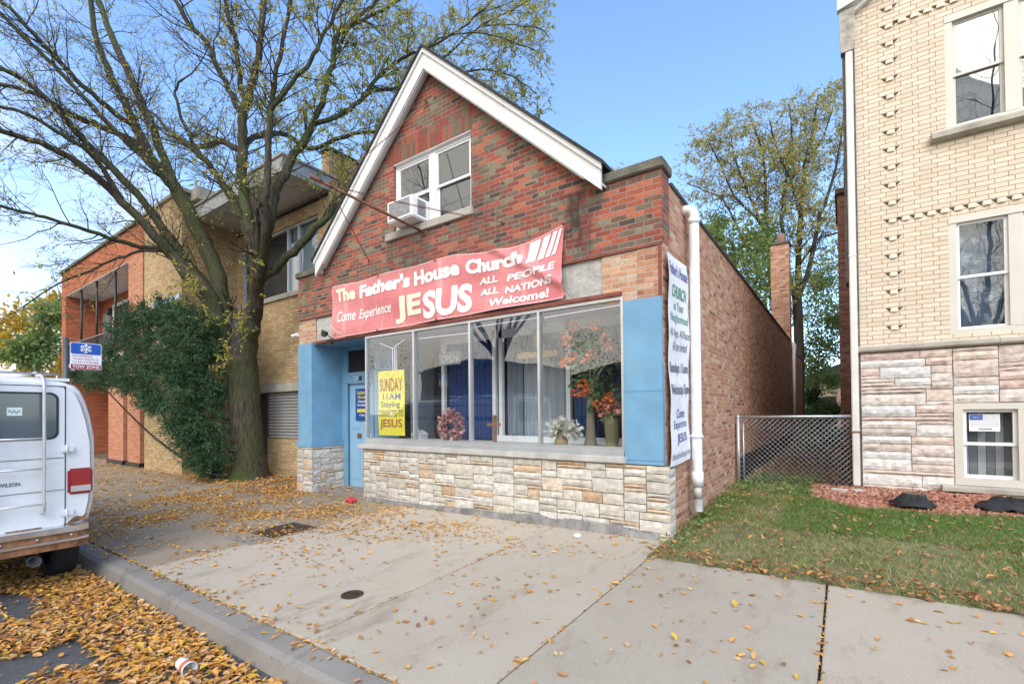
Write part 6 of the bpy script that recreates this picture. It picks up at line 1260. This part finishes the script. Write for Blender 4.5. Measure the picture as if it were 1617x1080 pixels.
def blades(n,dens,hf,mat,name,x1=7.5):
    X=[];Y=[]; 
    while len(X)<n:
        x,y=rng.uniform(.03,x1),rng.uniform(-.72,4.3)
        if x>2.6+2.2*max(0,y+.7)+1: continue
        if mulch_in(x,y) or rng.random()>dens(x,y): continue
        X.append(x);Y.append(y)
    X=np.array(X);Y=np.array(Y); Z=np.array([lz(a,b)-.004 for a,b in zip(X,Y)]); Hh=np.array([hf(a,b) for a,b in zip(X,Y)])*rng.uniform(.5,1.3,n); yaw=rng.uniform(0,6.28,n); le=rng.normal(0,.55,(n,2))
    w=.0034; P=np.stack([X,Y,Z],1); A=np.stack([np.cos(yaw),np.sin(yaw),0*yaw],1)*w; T=np.stack([le[:,0]*Hh,le[:,1]*Hh,Hh],1)
    v=np.stack([P-A,P+A,P+T*.55+A*.7+[0,0,.0],P+T*.55-A*.7,P+T],1); v[:,4,:2]+=le*Hh[:,None]*.35; v[:,4,2]-=.08*Hh
    m=MB(); m.v=v.reshape(-1,3).tolist(); b=np.arange(n)*5; m.f=np.stack([b,b+1,b+2,b+3],1).tolist()+np.stack([b+3,b+2,b+4],1).tolist(); m.m=[0]*len(m.f); m.sm=[False]*len(m.f)
    return tag(m.build(name,mat,uv=False),kind='stuff')
blades(42000,lambda x,y:max(.12,min(1,.62+.9*nz2(x,y,1.1,1))),lambda x,y:.045+.025*max(0,nz2(x,y,.9,4)),M['grass'],'dry_grass')
def lush(x,y): return max(0,min(1,-.15+1.6*nz2(x*.7,y,1.0,6)+(.95 if (y>1.0 and x>1.0) else 0)+(.35 if x<.5 and y>0 else 0)-(.5 if y<.2 else 0)))
blades(30000,lush,lambda x,y:.065,M['grass_green'],'green_grass')
# weeds along the fence and wall
P=[];S=[];D=[]; lv=Leaves()
for i in range(230):
    k=rng.random()
    if k<.6: x,y=rng.uniform(.15,1.35),rng.uniform(3.2,5.6)
    elif k<.8: x,y=rng.uniform(.08,.3),rng.uniform(-.4,4)
    else: x,y=rng.uniform(.3,1.8),rng.uniform(4.6,13)
    for j in range(9): lv.add(np.array([x+rng.normal(0,.06),y+rng.normal(0,.06),lz(x,y)+rng.uniform(.01,.10)]),rng.uniform(.03,.06),np.array([rng.normal(0,1),rng.normal(0,1),.4]))
for x,y in ((-4.9,-.16),(-3.4,-.16),(-2.0,-.17)):
    for j in range(14): lv.add(np.array([x+rng.normal(0,.05),y-abs(rng.normal(0,.03)),g(x,y)+rng.uniform(.0,.06)]),rng.uniform(.02,.045),np.array([rng.normal(0,1),-.5,.5]))
tag(lv.mb(rng,wide=.6).build('weeds',M['weed'],uv=False),kind='stuff')
# brick chips in the bed
bm_=MB(); P=[]
while len(P)<9000:
    x,y=rng.uniform(1.2,7),rng.uniform(2.3,4.33)
    if x>4.5+.0*y and rng.random()>.25: continue
    e=rng.normal(0,.06)
    if not mulch_in(x,y+e): continue
    P.append((x,y,lz(x,y)+.012+.05*max(0,min(1,(y-2.7)/.8))*rng.random()))
P=np.array(P); n=len(P); s=rng.uniform(.012,.034,(n,1)); base=np.array([[-1,-.7,-.35],[1,-.6,-.3],[.9,.7,-.35],[-.9,.6,-.3],[-.8,-.5,.35],[.8,-.6,.3],[.7,.5,.4],[-.7,.6,.3]])
yaw=rng.uniform(0,6.28,n); tl_=rng.normal(0,.4,n); v=base[None]+rng.normal(0,.18,(n,8,3)); v=v*s[:,:,None]; c,sn=np.cos(yaw)[:,None],np.sin(yaw)[:,None]; ct,stn=np.cos(tl_)[:,None],np.sin(tl_)[:,None]
x_=v[...,0]*ct-v[...,2]*stn; z_=v[...,0]*stn+v[...,2]*ct; v=np.stack([x_*c-v[...,1]*sn,x_*sn+v[...,1]*c,z_],-1)+P[:,None]
bm_.v=v.reshape(-1,3).tolist(); b=np.arange(n)*8; bm_.f=np.concatenate([np.stack([b+i for i in q],1) for q in ((4,5,6,7),(0,1,5,4),(1,2,6,5),(2,3,7,6),(3,0,4,7))]).tolist(); bm_.m=[0]*len(bm_.f); bm_.sm=[False]*len(bm_.f)
tag(bm_.build('brick_chips',M['mulch'],uv=False),kind='stuff')
for o in bpy.data.objects:
    if '_o' in o: del o['_o']
